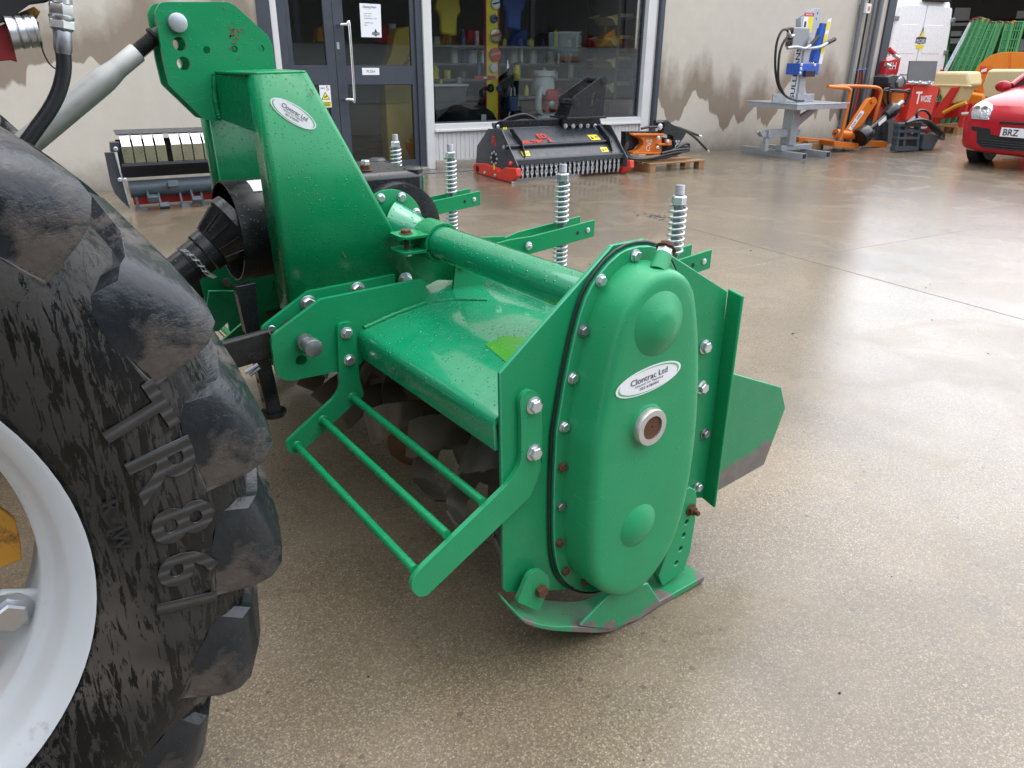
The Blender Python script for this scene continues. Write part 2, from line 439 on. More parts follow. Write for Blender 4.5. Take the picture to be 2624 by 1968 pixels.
# ------------------------------------------------------------------ facade frame: u along the wall, y into the shop, z up
FA = rad(-6.0); F0 = V((4.70, 8.40, 0))
FM = Matrix.Translation(F0) @ Matrix.Rotation(FA, 4, 'Z'); FMi = FM.inverted()
def L(px, py, y=0.0):
    n = FM.to_3x3() @ V((0, 1, 0)); return FMi @ onP(px, py, FM @ V((0, y, 0)), n)
def LU(px, py, u):
    n = FM.to_3x3() @ V((1, 0, 0)); return FMi @ onP(px, py, FM @ V((u, 0, 0)), n)
def LZ(px, py, z=0.0): return FMi @ onZ(px, py, z)
def W(u, y, z=0.0): return FM @ V((u, y, z))
def fobj(name, bm, mat, parent=None, smooth=35, bevel=0, seg=2): return obj(name, bm, mat, parent, smooth, bevel, FM, seg)
def fbox(name, lo, hi, mat, parent, bevel=0): return fobj(name, b_box2(B(), lo, hi), mat, parent, 30, bevel)
def fplate(name, pts, th, mat, parent, holes=(), bevel=.002): return fobj(name, b_plate(B(), pts, th, holes), mat, parent, 30, bevel)
def ftube(name, pts, r, mat, parent, seg=12, n=0): return fobj(name, b_tube(B(), smooth_path(pts, n) if n else pts, r, seg), mat, parent, 40)
def ftext(name, s, p, width=None, height=None, mat='ink', parent=None, n=(0, -1, 0), x=(1, 0, 0), **k):
    return text(name, s, FM @ frame(p, n, x), width, height, mat, parent, **k)
def frect(name, p, w_, h_, mat, parent, n=(0, -1, 0), x=(1, 0, 0), th=.001):
    M = frame(p, n, x); return fobj(name, rect_on(M, w_, h_, th), mat, parent, None)

# ------------------------------------------------------------------ ground: cast slabs with open joints
bm = B(); g = 160.0
vv = [bm.verts.new(FM @ V((x, y, -.020))) for x, y in ((-g, -g), (g, -g), (g, g), (-g, g))]; bm.faces.new(vv)
ground = tag(obj('ground', bm, 'wet_concrete', None, None), kind='structure')
jx = FMi @ onZ(2047, 661); JU, JV = 5.2, 4.6
for i in range(-4, 7):
    for j in range(-4, 4):
        u0, v0 = jx.x + i*JU, jx.y + j*JV
        u1, v1 = u0 + JU - .006, min(v0 + JV - .006, 40)
        if v0 < .1 < v1 and u1 < 9: v1 = -.02
        if v0 > 0 and u1 < 9.5: continue
        bm = B(); b_box2(bm, (u0, v0, -.12), (u1, v1, 0))
        for v in bm.verts: v.co = FM @ v.co
        obj('slab', bm, 'wet_concrete', ground, None, .003)
bm = B()
for k in range(130):                                        # loose chippings on the yard
    while True:
        p = V((R_.uniform(.2, 9), R_.uniform(-1.2, 6), 0))
        if not (.6 < p.x < 1.9 and 1.0 < p.y < 3.1): break
    s = R_.choice((.002, .0025, .003, .004, .006)); ax = (V((R_.uniform(-1, 1), R_.uniform(-1, 1), 0)).normalized(),)
    ax = (ax[0], V((-ax[0].y, ax[0].x, 0)), V((0, 0, 1)))
    b_box(bm, p + V((0, 0, s*.35)), (s*R_.uniform(1, 2.4), s*1.2, s*.8), ax)
tag(obj('chippings', bm, 'cast', None, None, .001), 'dark stone chippings scattered over the wet concrete yard', 'gravel', kind='stuff')

bm = B(); mc = onZ(1690, 556)
for k in range(60):
    q = mc + V((R_.gauss(0, .05), R_.gauss(0, .10), 0)); r = R_.uniform(.004, .018)
    b_lathe(bm, q, (0, 0, 1), [(.0005, r), (r*.3, r*.7), (r*.4, r*.2)], 7)
tag(obj('mud_crumbs', bm, 'cast', None, 40), 'dark mud crumbs dropped on the concrete behind the springs', 'mud', kind='stuff')
# ------------------------------------------------------------------ the shop
shop = thing('shop_building', 'beige rendered shop front with grey double door and wide display window', 'building', W(1, 0))
HT = 7.6
bm = B()
b_box2(bm, (-14, 0, -.1), (-1.80, .25, HT)); b_box2(bm, (3.64, 0, -.1), (8.52, .25, HT)); b_box2(bm, (-1.80, 0, 2.45), (3.64, .25, HT))
b_box2(bm, (8.28, .25, -.1), (8.52, 9, HT)); b_box2(bm, (-14, 9, -.1), (8.52, 9.2, HT)); b_box2(bm, (-14, .25, HT-.1), (8.52, 9, HT))
fobj('wall', bm, 'wall_render', shop, None)
fbox('floor', (-1.9, -.01, -.05), (3.7, 4.2, .045), 'interior_floor', shop)
bm = B(); b_box2(bm, (-1.9, 4.0, .05), (4.4, 4.1, 2.8)); b_box2(bm, (-1.95, .25, .05), (-1.9, 4.1, 2.8)); b_box2(bm, (4.3, .25, .05), (4.4, 4.1, 2.8)); b_box2(bm, (-1.95, .25, 2.8), (4.4, 4.1, 2.9))
fobj('inside_wall', bm, 'interior_wall', shop, None)
# door
DY = .05
bm = B()
b_box2(bm, (-1.80, -.03, 0), (-1.665, .10, 2.45)); b_box2(bm, (-1.595, DY-.05, 0), (-1.515, DY+.06, 2.45)); b_box2(bm, (-.015, DY-.05, .04), (.062, DY+.06, 2.45))
b_box2(bm, (-1.515, DY-.045, 2.2), (-.015, DY+.06, 2.45))
dframe = fobj('door_frame', bm, 'frame_grey', shop, 30, .003)
fbox('white_post', (-1.663, -.02, 0), (-1.597, .07, 2.45), 'white_frame', shop, .003)
fbox('threshold', (-1.60, -.10, 0), (.06, .10, .035), 'alu', shop, .003)
def leaf(u0, u1, g0, g1):
    bm = B(); y0, y1 = DY-.02, DY+.03
    b_box2(bm, (u0, y0, .045), (g0, y1, 2.2)); b_box2(bm, (g1, y0, .045), (u1, y1, 2.2))
    for z0, z1 in ((.045, .125), (.985, 1.186), (2.10, 2.2)): b_box2(bm, (g0, y0+.001, z0), (g1, y1-.001, z1))
    d = fobj('door', bm, 'frame_grey', shop, 30, .002)
    for z0, z1 in ((.115, .995), (1.176, 2.11)): fbox('pane', (g0-.01, DY, z0), (g1+.01, DY+.006, z1), 'glass', d)
    bm = B()
    for z0, z1 in ((.125, .985), (1.186, 2.10)):
        for a, b in (((g0, z0), (g1, z0+.008)), ((g0, z1-.008), (g1, z1)), ((g0, z0+.0085), (g0+.008, z1-.0085)), ((g1-.008, z0+.0085), (g1, z1-.0085))):
            b_box2(bm, (a[0], DY-.012, a[1]), (b[0], DY-.002, b[1]))
    fobj('gasket', bm, 'rubber', d, None); return d
d1 = leaf(-1.510, -.985, -1.455, -1.085); d2 = leaf(-.980, -.018, -.868, -.072)
hx, hy = -.925, -.075; hb = -.845
ftube('pull_handle', [(hx, DY-.02, 1.60), (hx, hy+.02, 1.60), (hx+.02, hy, 1.60), (hb-.02, hy-.02, 1.60), (hb, hy-.03, 1.575), (hb, hy-.03, .86), (hb-.02, hy-.02, .835), (hx+.02, hy, .835), (hx, hy+.02, .835), (hx, DY-.02, .835)], .0165, 'chrome', d2, 14, 6)
frect('lock_plate', (-.945, DY-.0215, 1.39), .03, .07, 'zinc', d2)
p = L(950, 183, DY-.021); ps = frect('push_plate', p, .205, .075, 'sticker', d2)
ftext('push_lettering', 'PUSH', p + V((0, -.0016, 0)), .10, .030, 'ink', ps)
# paper on the pane
pa = [L(*q, DY-.006) for q in ((921, 8), (975, 11), (978, 96), (926, 95))]
pp = tag(fplate('notice', pa, (0, .0006, 0), 'sticker', None, (), 0), 'white opening hours notice taped inside the upper pane of the door', 'notice')
pc = sum(pa, V())/4
ftext('heading', 'Opening Hours', pc + V((-.005, -.002, .135)), .155, .030, 'ink', pp)
for i, (s, wd) in enumerate((('Monday - Friday', .085), ('8.00am - 5.30pm', .075), ('Saturday 8.00am - 1.00pm', .15), ('Outside of Hours', .10), ('Phone', .03))):
    ftext('print', s, pc + V((-.075 + wd/2, -.002, .07 - .024*i - (.02 if i > 2 else 0))), wd, .010, 'ink', pp)
bm = B(); ec = pc + V((.05, -.002, -.125))
b_plate(bm, [ec + V((x*.045, 0, z*.045)) for x, z in ((-1, .1), (-.35, .25), (0, 1), (.35, .25), (1, .1), (1, -.35), (.3, -.5), (0, -.85), (-.3, -.5), (-1, -.35))], (0, -.0004, 0))
eb = fobj('emblem', bm, 'ink', pp, None)
ftext('emblem_lettering', 'McCORD', ec + V((0, -.001, -.005)), .075, .018, 'sticker', pp)
# warning sticker on the left leaf
sp = L(834, 247, DY-.021)
st = frect('warning_sticker', sp, .125, .235, 'sticker', d1)
ftext('sticker_lettering', 'TRIPLE', sp + V((-.025, -.002, .085)), .055, .016, 'ink', st); ftext('sticker_lettering', 'S', sp + V((.03, -.002, .085)), .03, .045, 'ink_red', st)
fplate('warning_triangle', [sp + V(q) for q in ((-.05, -.0015, -.035), (.05, -.0015, -.035), (0, -.0015, .05))], (0, -.0005, 0), 'ink', st, (), 0)
fplate('warning_triangle', [sp + V(q) for q in ((-.04, -.0025, -.03), (.04, -.0025, -.03), (0, -.0025, .038))], (0, -.0005, 0), 'sticker_yellow', st, (), 0)
fplate('pictogram', [sp + V(q) for q in ((-.02, -.0035, -.02), (.02, -.0035, .0), (.015, -.0035, .01), (-.012, -.0035, -.004))], (0, -.0005, 0), 'ink', st, (), 0)
frect('yellow_band', sp + V((0, -.0015, -.082)), .115, .055, 'sticker_yellow', st)
for dz in (-.068, -.082, -.095): frect('print', sp + V((0, -.003, dz)), .09, .006, 'ink', st)
# window
WY = .07
bm = B()
for a, b in (((.066, -.02), (.172, 2.45)), ((3.36, -.02), (3.50, 2.45))): b_box2(bm, (a[0], -.03, 0), (b[0], .12, 2.45))
b_box2(bm, (.172, -.028, .455), (3.36, .12, .530)); b_box2(bm, (.172, -.028, 2.38), (3.36, .12, 2.45))
win = fobj('window', bm, 'white_frame', shop, 30, .004)
fbox('pane', (.16, WY, .52), (3.37, WY+.008, 2.39), 'glass', win)
bm = B()
b_box2(bm, (.173, WY-.02, .531), (3.359, WY-.003, .547))
for u in (.173, 3.334): b_box2(bm, (u, WY-.02, .5475), (u+.025, WY-.003, 2.379))
fobj('glazing_bead', bm, 'frame_grey', win, None)
fbox('sill', (.173, -.055, .440), (3.359, -.029, .466), 'white_frame', win, .003)
bm = B(); pr = []                                           # ribbed boarding under the window
u = .172
while u < 3.355:
    b_box2(bm, (u, -.006, .10), (min(u+.056, 3.359), .02, .4395)); u += .060
fobj('ribbed_boarding', bm, 'white_frame', shop, 30, .003)
fbox('boarding_back', (.172, .021, .0), (3.36, .05, .44), 'white_frame', shop)
fbox('plinth', (.172, -.05, -.02), (3.36, .0205, .0985), 'wall_render', shop, .004)
fbox('downpipe', (3.545, -.06, 0), (3.625, .02, HT), 'frame_grey', shop, .01)
fbox('reveal', (3.50, -.005, 0), (3.64, .2, 2.45), 'white_frame', shop)
# conduits and cables near the corner
for i, (px0, px1, r, m) in enumerate(((2213, 2166, .035, 'pvc_grey'), (2228, 2183, .016, 'rubber'), (2241, 2200, .028, 'pvc_grey'), (2256, 2214, .045, 'pvc_grey'))):
    a, b = L(px0, 0, -.05), L(px1, 255, -.05); uu = (a.x + b.x)/2
    ftube('conduit', [(uu, -.055, 0), (uu, -.055, HT-.2)], r, m, shop, 10)
a = L(2222, 22, -.1); fbox('switch_box', (a.x-.06, -.13, a.z-.07), (a.x+.06, -.01, a.z+.07), 'white_plastic', shop, .006)
fbox('switch', (a.x-.015, -.137, a.z-.03), (a.x+.02, -.1305, a.z+.03), 'orange', shop)
u0 = L(2200, 200, -.1).x
for k in range(4):
    ftube('cable', [(u0-.04+.03*k, -.12, .05), (u0-.05+.035*k, -.14, .5), (u0-.02+.03*k, -.13, .9), (u0-.03+.02*k, -.12, 1.15)], .010, ('rust', 'ink_red', 'rust', 'rubber')[k], shop, 8, 5)
ftube('cable_tie', [(u0-.12, -.14, 1.14), (u0+.12, -.14, 1.16)], .008, 'blue', shop, 6)
cb = L(2268, 60, 0).x
fbox('corner_guard', (8.35, -.03, -.02), (8.55, .28, HT), 'frame_grey', shop, .01)
# drain along the shop
dr = thing('drain_channel', 'slotted steel drain channel along the foot of the shop front', 'drain', W(1, -.28))
fbox('channel', (-1.7, -.36, -.03), (1.2, -.22, .001), 'dark', dr)
u = -1.66
bm = B()
while u < 1.18: b_box2(bm, (u, -.35, .0015), (u+.012, -.23, .006)); u += .026
tag(fobj('grating_bar', bm, 'galv', dr, None), kind='stuff')

# ------------------------------------------------------------------ goods behind the window (each stands inside)
def inside(name, label, cat, c): return thing(name, label, cat, W(*c))
# yellow display board with discs
a, b = L(1262, 0, .55), L(1262, 245, .55); uc = (a.x+b.x)/2; hw = .085
ds = inside('display_stand', 'tall yellow display stand with cutting discs behind the window', 'display stand', (uc, .6, .05))
fbox('board', (uc-hw, .56, .05), (uc+hw, .60, 2.3), 'sticker_yellow', ds, .002)
for x in (-hw-.008, hw+.008): fbox('edge_strip', (uc+x-.007, .55, .05), (uc+x+.007, .605, 2.3), 'red', ds)
for (px, py, r, m1, m2) in ((1270, 10, .062, 'white_plastic', 'dark'), (1266, 48, .050, 'tin_blue', 'dark'), (1271, 92, .085, 'mulch_flap', 'red'), (1269, 140, .085, 'red_bright', 'mulch_flap'), (1265, 174, .055, 'white_plastic', 'white_frame'), (1257, 226, .052, 'dark', 'rubber'), (1279, 226, .040, 'tin_blue', 'dark')):
    c = L(px, py, .54); bm = B(); b_lathe(bm, c, (0, -1, 0), [(-.01, r*.96), (.0, r), (.010, r), (.014, r*.9), (.014, r*.35)], 28)
    dd = fobj('disc', bm, m1, ds, 40)
    fobj('disc_label', b_plate(B(), [V((c.x + x*r, c.y-.0146, c.z + z*r)) for x, z in ((-.85, -.2), (.85, .15), (.8, .45), (-.85, .1))], (0, -.0006, 0)), m2, dd, None)
# mist blower
c = L(1392, 300, .7); k = inside('mist_blower', 'red and white backpack mist blower standing inside the window', 'blower', (c.x, .7, c.z))
kx, ky, kz = L(1392, 200, .7).x, .7, L(1392, 305, .7).z
fobj('tank', b_lathe(B(), (kx, ky, kz+.30), (0, 0, 1), [(0, .10), (.03, .16), (.14, .165), (.22, .15), (.26, .12)], 24), 'white_plastic', k, 50)
fobj('lid', b_lathe(B(), (kx, ky, kz+.56), (0, 0, 1), [(0, .15), (.01, .16), (.06, .16), (.075, .145)], 24), 'white_plastic', k, 40)
fbox('base', (kx-.15, ky-.14, kz), (kx+.15, ky+.14, kz+.10), 'white_plastic', k, .03)
bm = B(); b_box2(bm, (kx-.05, ky-.20, kz+.10), (kx+.14, ky-.02, kz+.40)); fobj('engine_cover', bm, 'red_bright', k, 30, .04, 4)
fobj('starter', b_lathe(B(), (kx+.03, ky-.205, kz+.20), (0, -1, 0), [(0, .065), (.02, .065), (.03, .05)], 20), 'zinc_dark', k, 40)
ftube('blower_pipe', [(kx-.12, ky-.15, kz+.42), (kx-.18, ky-.18, kz+.30), (kx-.17, ky-.17, kz+.14), (kx-.10, ky-.12, kz+.08)], .045, 'white_plastic', k, 12, 5)
fbox('carton', (kx-.22, ky-.25, .09), (kx+.30, ky+.25, kz-.004), 'tin_blue', inside('carton', 'blue carton under the mist blower inside the window', 'box', (kx, ky, .05)))
# shelves of tins
sz = L(1480, 163, 2.3); sh = inside('tin_shelf', 'long dark shop shelf carrying a row of paint tins', 'shelf', (sz.x, 2.3, .05))
for py in (163,): z = L(1450, py, 2.3).z; fbox('shelf_board', (1.0, 2.15, z-.03), (4.2, 2.55, z), 'interior_wall', sh)
for x in (1.02, 2.6, 4.15): fbox('post', (x-.02, 2.52, .05), (x+.02, 2.56, 2.3), 'interior_wall', sh)
tz = L(1450, 163, 2.3).z
for i in range(13):
    x = 1.55 + i*.175 + R_.uniform(-.03, .03); hh = R_.choice((.17, .20, .24)); r = R_.uniform(.048, .075)
    t = thing('paint_tin', ('squat', 'tall', 'slim', 'broad')[i % 4] + ' tin, %s from the left in the shelf row behind the window' % ('first second third fourth fifth sixth seventh eighth ninth tenth eleventh twelfth thirteenth'.split()[i]), 'tin', W(x, 2.30, tz), 'tins on the shop shelf')
    fobj('body', b_lathe(B(), (x, 2.30, tz), (0, 0, 1), [(0, r), (hh*.93, r)], 16), ('white_plastic', 'tin_blue', 'white_frame', 'zinc')[i % 4], t, 40)
    fobj('lid', b_lathe(B(), (x, 2.30, tz+hh*.93), (0, 0, 1), [(0, r*.9), (hh*.07, r*.9)], 16), ('zinc', 'red', 'dark', 'blue')[i % 4], t, 40)
for j, (py, yy) in enumerate(((200, 1.7), (243, 1.5), (120, 2.1))):
    z = L(1450, py, yy).z
    fbox('shelf_board', (.4, yy-.16, z-.03), (4.2, yy+.2, z-.001), 'interior_wall', sh)
    for i in range(16):
        x = .55 + i*.225 + R_.uniform(-.06, .06); r = R_.uniform(.03, .06); hh = R_.uniform(.10, .26)
        t = thing('bottle', 'small container crowded on the %s dim shelf behind the window' % ('middle', 'lowest', 'highest')[j], 'bottle', W(x, yy, z), 'small containers on the dim shelves')
        fobj('body', b_lathe(B(), (x, yy, z), (0, 0, 1), [(0, r), (hh*.7, r), (hh*.85, r*.5), (hh, r*.45)] if i % 3 else [(0, r), (hh, r)], 10), R_.choice(('white_plastic', 'tin_blue', 'red', 'zinc', 'white_frame', 'sticker_yellow', 'fabric_grey')), t, 40)
# scalloped side shelves at the right of the window
rs = inside('side_rack', 'cream scalloped rack at the right end of the display window', 'rack', (3.1, .9, .05))
zs = [L(1610, y, .8).z for y in (38, 92, 145, 208)]
for z in zs:
    u0, u1 = L(1592, 100, .8).x, 3.30
    pts = [V((u0, .55, z)), V((u1, .55, z)), V((u1, .55, z-.16)), V((u1-.06, .55, z-.13)), V((u1-.10, .55, z-.075)), V((u1-.2, .55, z-.05)), V((u0+.07, .55, z-.045)), V((u0, .55, z-.06))]
    fplate('shelf_board', pts, (0, .45, 0), 'cream', rs, (), .002)
fbox('back_post', (3.29, .54, .05), (3.335, 1.02, 2.3), 'fabric_grey', rs)
for nm, lb, (px, py), s, m in (('storage_box', 'red storage box on the cream rack inside the window', (1612, 137), (.30, .3, .20), 'red'), ('storage_box', 'blue lidded storage box on the cream rack inside the window', (1612, 202), (.30, .3, .085), 'tin_blue')):
    c = L(px, py, .75); t = thing(nm, lb, 'box', W(c.x, c.y, c.z))
    fbox('body', (c.x-s[0]/2, .6, c.z+.004), (c.x+s[0]/2, .9, c.z+s[2]), m, t, .01)
    fbox('lid', (c.x-s[0]/2-.01, .59, c.z+s[2]+.001), (c.x+s[0]/2+.01, .91, c.z+s[2]+.035), 'red' if m == 'red' else 'blue', t, .008)
c = L(1575, 265, .7)
t = thing('flat_carton', 'blue and red flat carton low behind the window', 'box', W(c.x, .7, .05)); fbox('body', (c.x-.25, .5, .06), (c.x+.22, .9, c.z+.05), 'tin_blue', t, .004); fbox('end_flap', (c.x+.221, .52, .06), (c.x+.40, .88, c.z+.03), 'red_bright', t, .004)
# black sack heap and dark mower in the window
c = L(1215, 320, .5); t = thing('mower_bag', 'black fabric heap low behind the left part of the window', 'bag', W(c.x, .6, .05))
bm = B(); bmesh.ops.create_uvsphere(bm, u_segments=24, v_segments=14, radius=1)
for v in bm.verts:
    k = 1+.12*math.sin(7*v.co.x+3*v.co.y)+.08*math.sin(11*v.co.z+4*v.co.x); v.co = V((c.x + v.co.x*.42*k, .65 + v.co.y*.3*k, .32 + v.co.z*.42*k))
    v.co.z = max(v.co.z, .05)
fobj('fabric', bm, 'dark', t, 60)
frect('price_tag', (c.x+.05, .32, .56), .07, .08, 'sticker', t)
t = thing('ground_drill', 'black handled machine standing behind the flail mower inside the window', 'machine', W(kx-.45, .75, .05))
fplate('side_cover', [V((kx-.75, .8, .3)), V((kx-.62, .8, 1.0)), V((kx-.42, .8, 1.15)), V((kx-.40, .8, .5)), V((kx-.5, .8, .25))], (0, .15, 0), 'black_paint', t)
ftube('handle', [(kx-.62, .72, 1.0), (kx-.50, .70, 1.18), (kx-.36, .70, 1.22)], .018, 'black_paint', t, 10, 4)
ftube('shaft', [(kx-.50, .72, .9), (kx-.62, .6, .3)], .014, 'zinc_dark', t, 8)
fbox('motor', (kx-.58, .62, .60), (kx-.42, .79, .80), 'tin_blue', t, .02)
for (px, py, m, lb) in ((1150, 30, 'sticker_yellow', 'yellow garment hanging at the top left inside the window'), (1318, 18, 'blue', 'blue garment hanging high inside the window')):
    c = L(px, py, 1.6); t = thing('hanging_jacket', lb, 'jacket', W(c.x, 1.6, c.z))
    fobj('cloth', b_plate(B(), [V((c.x+x, 1.6, c.z+z)) for x, z in ((-.14, .3), (.14, .3), (.2, .0), (.14, -.05), (.12, -.3), (-.12, -.28), (-.13, -.04), (-.2, .02))], (0, .10, 0)), m, t, 30, .03)
    ftube('hanger', [(c.x, 1.65, c.z+.29), (c.x, 1.65, c.z+.45)], .006, 'zinc', t, 6)
c = L(1240, 197, .8); t = thing('spirit_level', 'red bar hanging in front of the yellow display board', 'tool', W(c.x-.08, .5, c.z)); fbox('bar', (c.x-.30, .50, c.z-.02), (c.x+.02, .53, c.z+.02), 'red_bright', t, .004); fbox('vial', (c.x-.16, .496, c.z-.012), (c.x-.11, .4995, c.z+.012), 'white_plastic', t)
c = L(1150, 215, .8); t = thing('blister_tray', 'clear plastic tray of small goods behind the window', 'tray', W(c.x, .8, c.z-.03)); fbox('tray', (c.x-.25, .7, c.z-.03), (c.x+.25, .95, c.z+.0), 'white_plastic', t, .01)
fbox('foot', (c.x-.22, .74, .05), (c.x+.22, .92, c.z-.031), 'fabric_grey', t)
# yellow sack seen through the door
plain('sack_yellow', (.66, .50, .10), .6, 0, .1, 6)
pts = [L(*q, .5) for q in ((1016, 75), (1050, 66), (1062, 180), (985, 182), (1003, 140))]
t = thing('yellow_sack', 'yellow printed sack standing behind the right hand door pane', 'sack', W(pts[0].x, .6, .05))
lo = [V((pts[3].x, .5, .05)), V((pts[2].x, .5, .05))]
fobj('sack', b_plate(B(), [pts[0], pts[1], pts[2], lo[1], lo[0], pts[3], pts[4]], (0, .25, 0)), 'sack_yellow', t, 30, .02)
ftext('sack_lettering', 'TRACTOR', L(1047, 150, .497), .20, .05, 'ink', t, x=(.5, 0, .8))

# ------------------------------------------------------------------ across the yard, behind the camera: dark open sheds and stock that the panes mirror
plain('tank_green', (.42, .52, .47), .5, 0, .1, 3)
plain('bank', (.085, .088, .085), .85, 0, .5, 1.2, .6, 3)
bs = thing('machinery_shed', 'dark open fronted machinery shed across the yard', 'building', W(0, -27))
bm = B(); b_box2(bm, (-30, -34, 0), (30, -33.8, 7.2)); b_box2(bm, (-30, -33.8, 6.6), (30, -27, 6.8)); fobj('shell', bm, 'concrete_dark', bs, None)
for u in range(-30, 31, 6): fbox('post', (u-.12, -27.2, 0), (u+.12, -27, 6.6), 'frame_grey', bs)
BZ = 1.75                                                    # raised bank the stock stands on
bm = B(); b_box2(bm, (-34, -26.8, -.1), (34, -13, BZ))
for v in bm.verts:
    if v.co.y > -20: v.co.z = min(v.co.z, .02) if v.co.z > 0 else v.co.z
bm2 = tag(fobj('gravel_bank', bm, 'bank', None, None), kind='structure')
def bank_z(y): return max(.02, min(BZ, .02 + (BZ-.02)*(-13-y)/13.8))
def mirror(px, py, y):                                      # a place whose mirror image in the panes lies there
    q = L(px, py, 2*WY - y); return V((q.x, y, q.z))
yI = -22.0; zI = bank_z(yI); c = mirror(1445, 100, yI); kI = 1.05
ib = thing('liquid_container', 'caged white liquid container on a pallet mirrored in the shop window', 'container', W(c.x, yI, zI))
fbox('tank', (c.x-.5, yI-.5, zI+.18), (c.x+.5, yI+.5, zI+1.15), 'tank_green', ib, .06)
fbox('pallet', (c.x-.55, yI-.55, zI-.02), (c.x+.55, yI+.55, zI+.14), 'wood', ib)
bm = B()
for k in range(7):
    o = -.53 + k*1.06/6
    b_tube(bm, [(c.x+o, yI+.56, zI+.16), (c.x+o, yI+.56, zI+1.18)], .014, 6)
    if k < 6: b_tube(bm, [(c.x-.53, yI+.58, zI+.2+k*.19), (c.x+.53, yI+.58, zI+.2+k*.19)], .014, 6)
fobj('cage', bm, 'galv', ib, 40)
for i_, (px, m, s, lb) in enumerate(((1570, 'yellow', .8, 'yellow implement under the shed across the yard'), (1520, 'red', .5, 'small red implement left of the yellow one across the yard'), (1335, 'blue', .7, 'blue implement under the shed across the yard'), (1215, 'red', .6, 'red implement under the shed across the yard'), (1150, 'yellow', .5, 'stubby yellow implement under the shed across the yard'), (1395, 'dark', .7, 'black implement under the shed across the yard'), (830, 'yellow', .6, 'narrow yellow implement under the shed across the yard'), (985, 'red', .6, 'low red implement under the shed across the yard'), (1040, 'dark', .7, 'dark implement under the shed across the yard'))):
    ym_ = -29.5 - (i_ % 3)*.9; zm = BZ; c = mirror(px, 95, ym_); t = thing('stored_machine', lb, 'machine', W(c.x, ym_, zm))
    fplate('panel', [V((c.x+a*s+R_.uniform(-.2, .2), ym_, zm + b*s + R_.uniform(-.1, .15))) for a, b in ((-.9, .1), (.7, .1), (1.0, .6), (.4, .8), (.3, 1.3), (-.3, 1.1), (-.8, .7))], (0, -.5, 0), m, t, (), .03)
    for k in range(6): ftube('bar', [(c.x+R_.uniform(-1, 1)*s, ym_+.1, zm+.05), (c.x+R_.uniform(-1, 1)*s, ym_+.2, zm+R_.uniform(.8, 2.2)*s)], .04*s, m if k % 2 else 'dark', t, 6)
bm = B(); b_box2(bm, (-34, -33.7, -.1), (34, -26.81, BZ)); tag(fobj('shed_floor', bm, 'bank', None, None), kind='structure')

# ------------------------------------------------------------------ the green rotary tiller
cA = crop(350, 0, .31646); c5 = crop(400, 400, .31646); c6 = crop(650, 700, .31646); c9 = crop(900, 300, .31646)
c2 = crop(1250, 600, .36166); c3 = crop(1000, 1050, .40687)
def O(c, x, y, yy): return onY(*c([(x, y)])[0], yy)
YP = 1.08; YC = 2.07
def mir(pts, th=0): return [V((p.x, 2*YC - p.y - th, p.z)) for p in pts]
wp = [(tuple(onY(px, py, 1.105)), rr) for px, py, rr in ((1845, 1262, .075), (1885, 1245, .085), (1920, 1225, .09), (1955, 1195, .085), (1968, 1165, .045))]
paint('green_tail', (.014, .225, .090), .34, .10, .30, wearpts=wp)
wp = [(tuple(onY(px, py, 1.02)), rr) for px, py, rr in ((1500, 1618, .032), (1550, 1625, .040), (1610, 1606, .036), (1655, 1580, .040), (1690, 1555, .046), (1800, 1485, .026), (1345, 1607, .026), (1480, 1610, .022), (1400, 1618, .012))]
paint('green_skid', (.020, .24, .095), .34, .14, .25, wearpts=wp, dirt=.3)

T = thing('rotary_tiller', 'green rotary tiller hitched behind the tractor, its chain case facing the camera', 'tiller', (1.05, YC, 0))
NY = V((0, -1, 0))
# end plates ------------------------------------------------------
sp = Ys(c2([(85, 985), (880, 80), (1110, 35), (1140, 42), (1220, 95), (1700, 405)]) + c3([(1985, 555), (1915, 560)]), YP)
sp += [V((1.37, YP, .235)), V((1.2, YP, .19)), V((1.06, YP, .14))] + Ys(c3([(1150, 1130), (850, 1152), (735, 1150), (715, 1130)]), YP)
near_plate = plate('side_plate', sp, (0, .010, 0), 'green_side', T, bevel=.002)
far_plate = plate('side_plate', mir(sp, .010), (0, .010, 0), 'green_side', T, bevel=.002)
a, b = O(c2, 1700, 408, YP), O(c3, 1985, 553, YP)
xa = (a.x+b.x)/2
for m in (lambda p: p, lambda p: V((p.x, 2*YC-p.y, p.z))):
    bm = B(); b_plate(bm, [m(V(q)) for q in ((xa, YP+.008, a.z+.004), (xa, YP-.036, a.z-.004), (xa, YP-.038, b.z-.010), (xa, YP+.008, b.z))], (.009, 0, 0))
    obj('rear_flange', bm, 'green_side', T, 30, .003)
tp = Ys([(1872, 955), (2002, 992), (2013, 1044), (1957, 1192), (1833, 1262)], 1.105) + [V((1.36, 1.105, .235)), V((1.36, 1.105, .60))]
plate('rear_wing', tp, (0, .008, 0), 'green_tail', T, bevel=.0015)
plate('rear_wing', mir(tp, .008), (0, .008, 0), 'green', T, bevel=.0015)
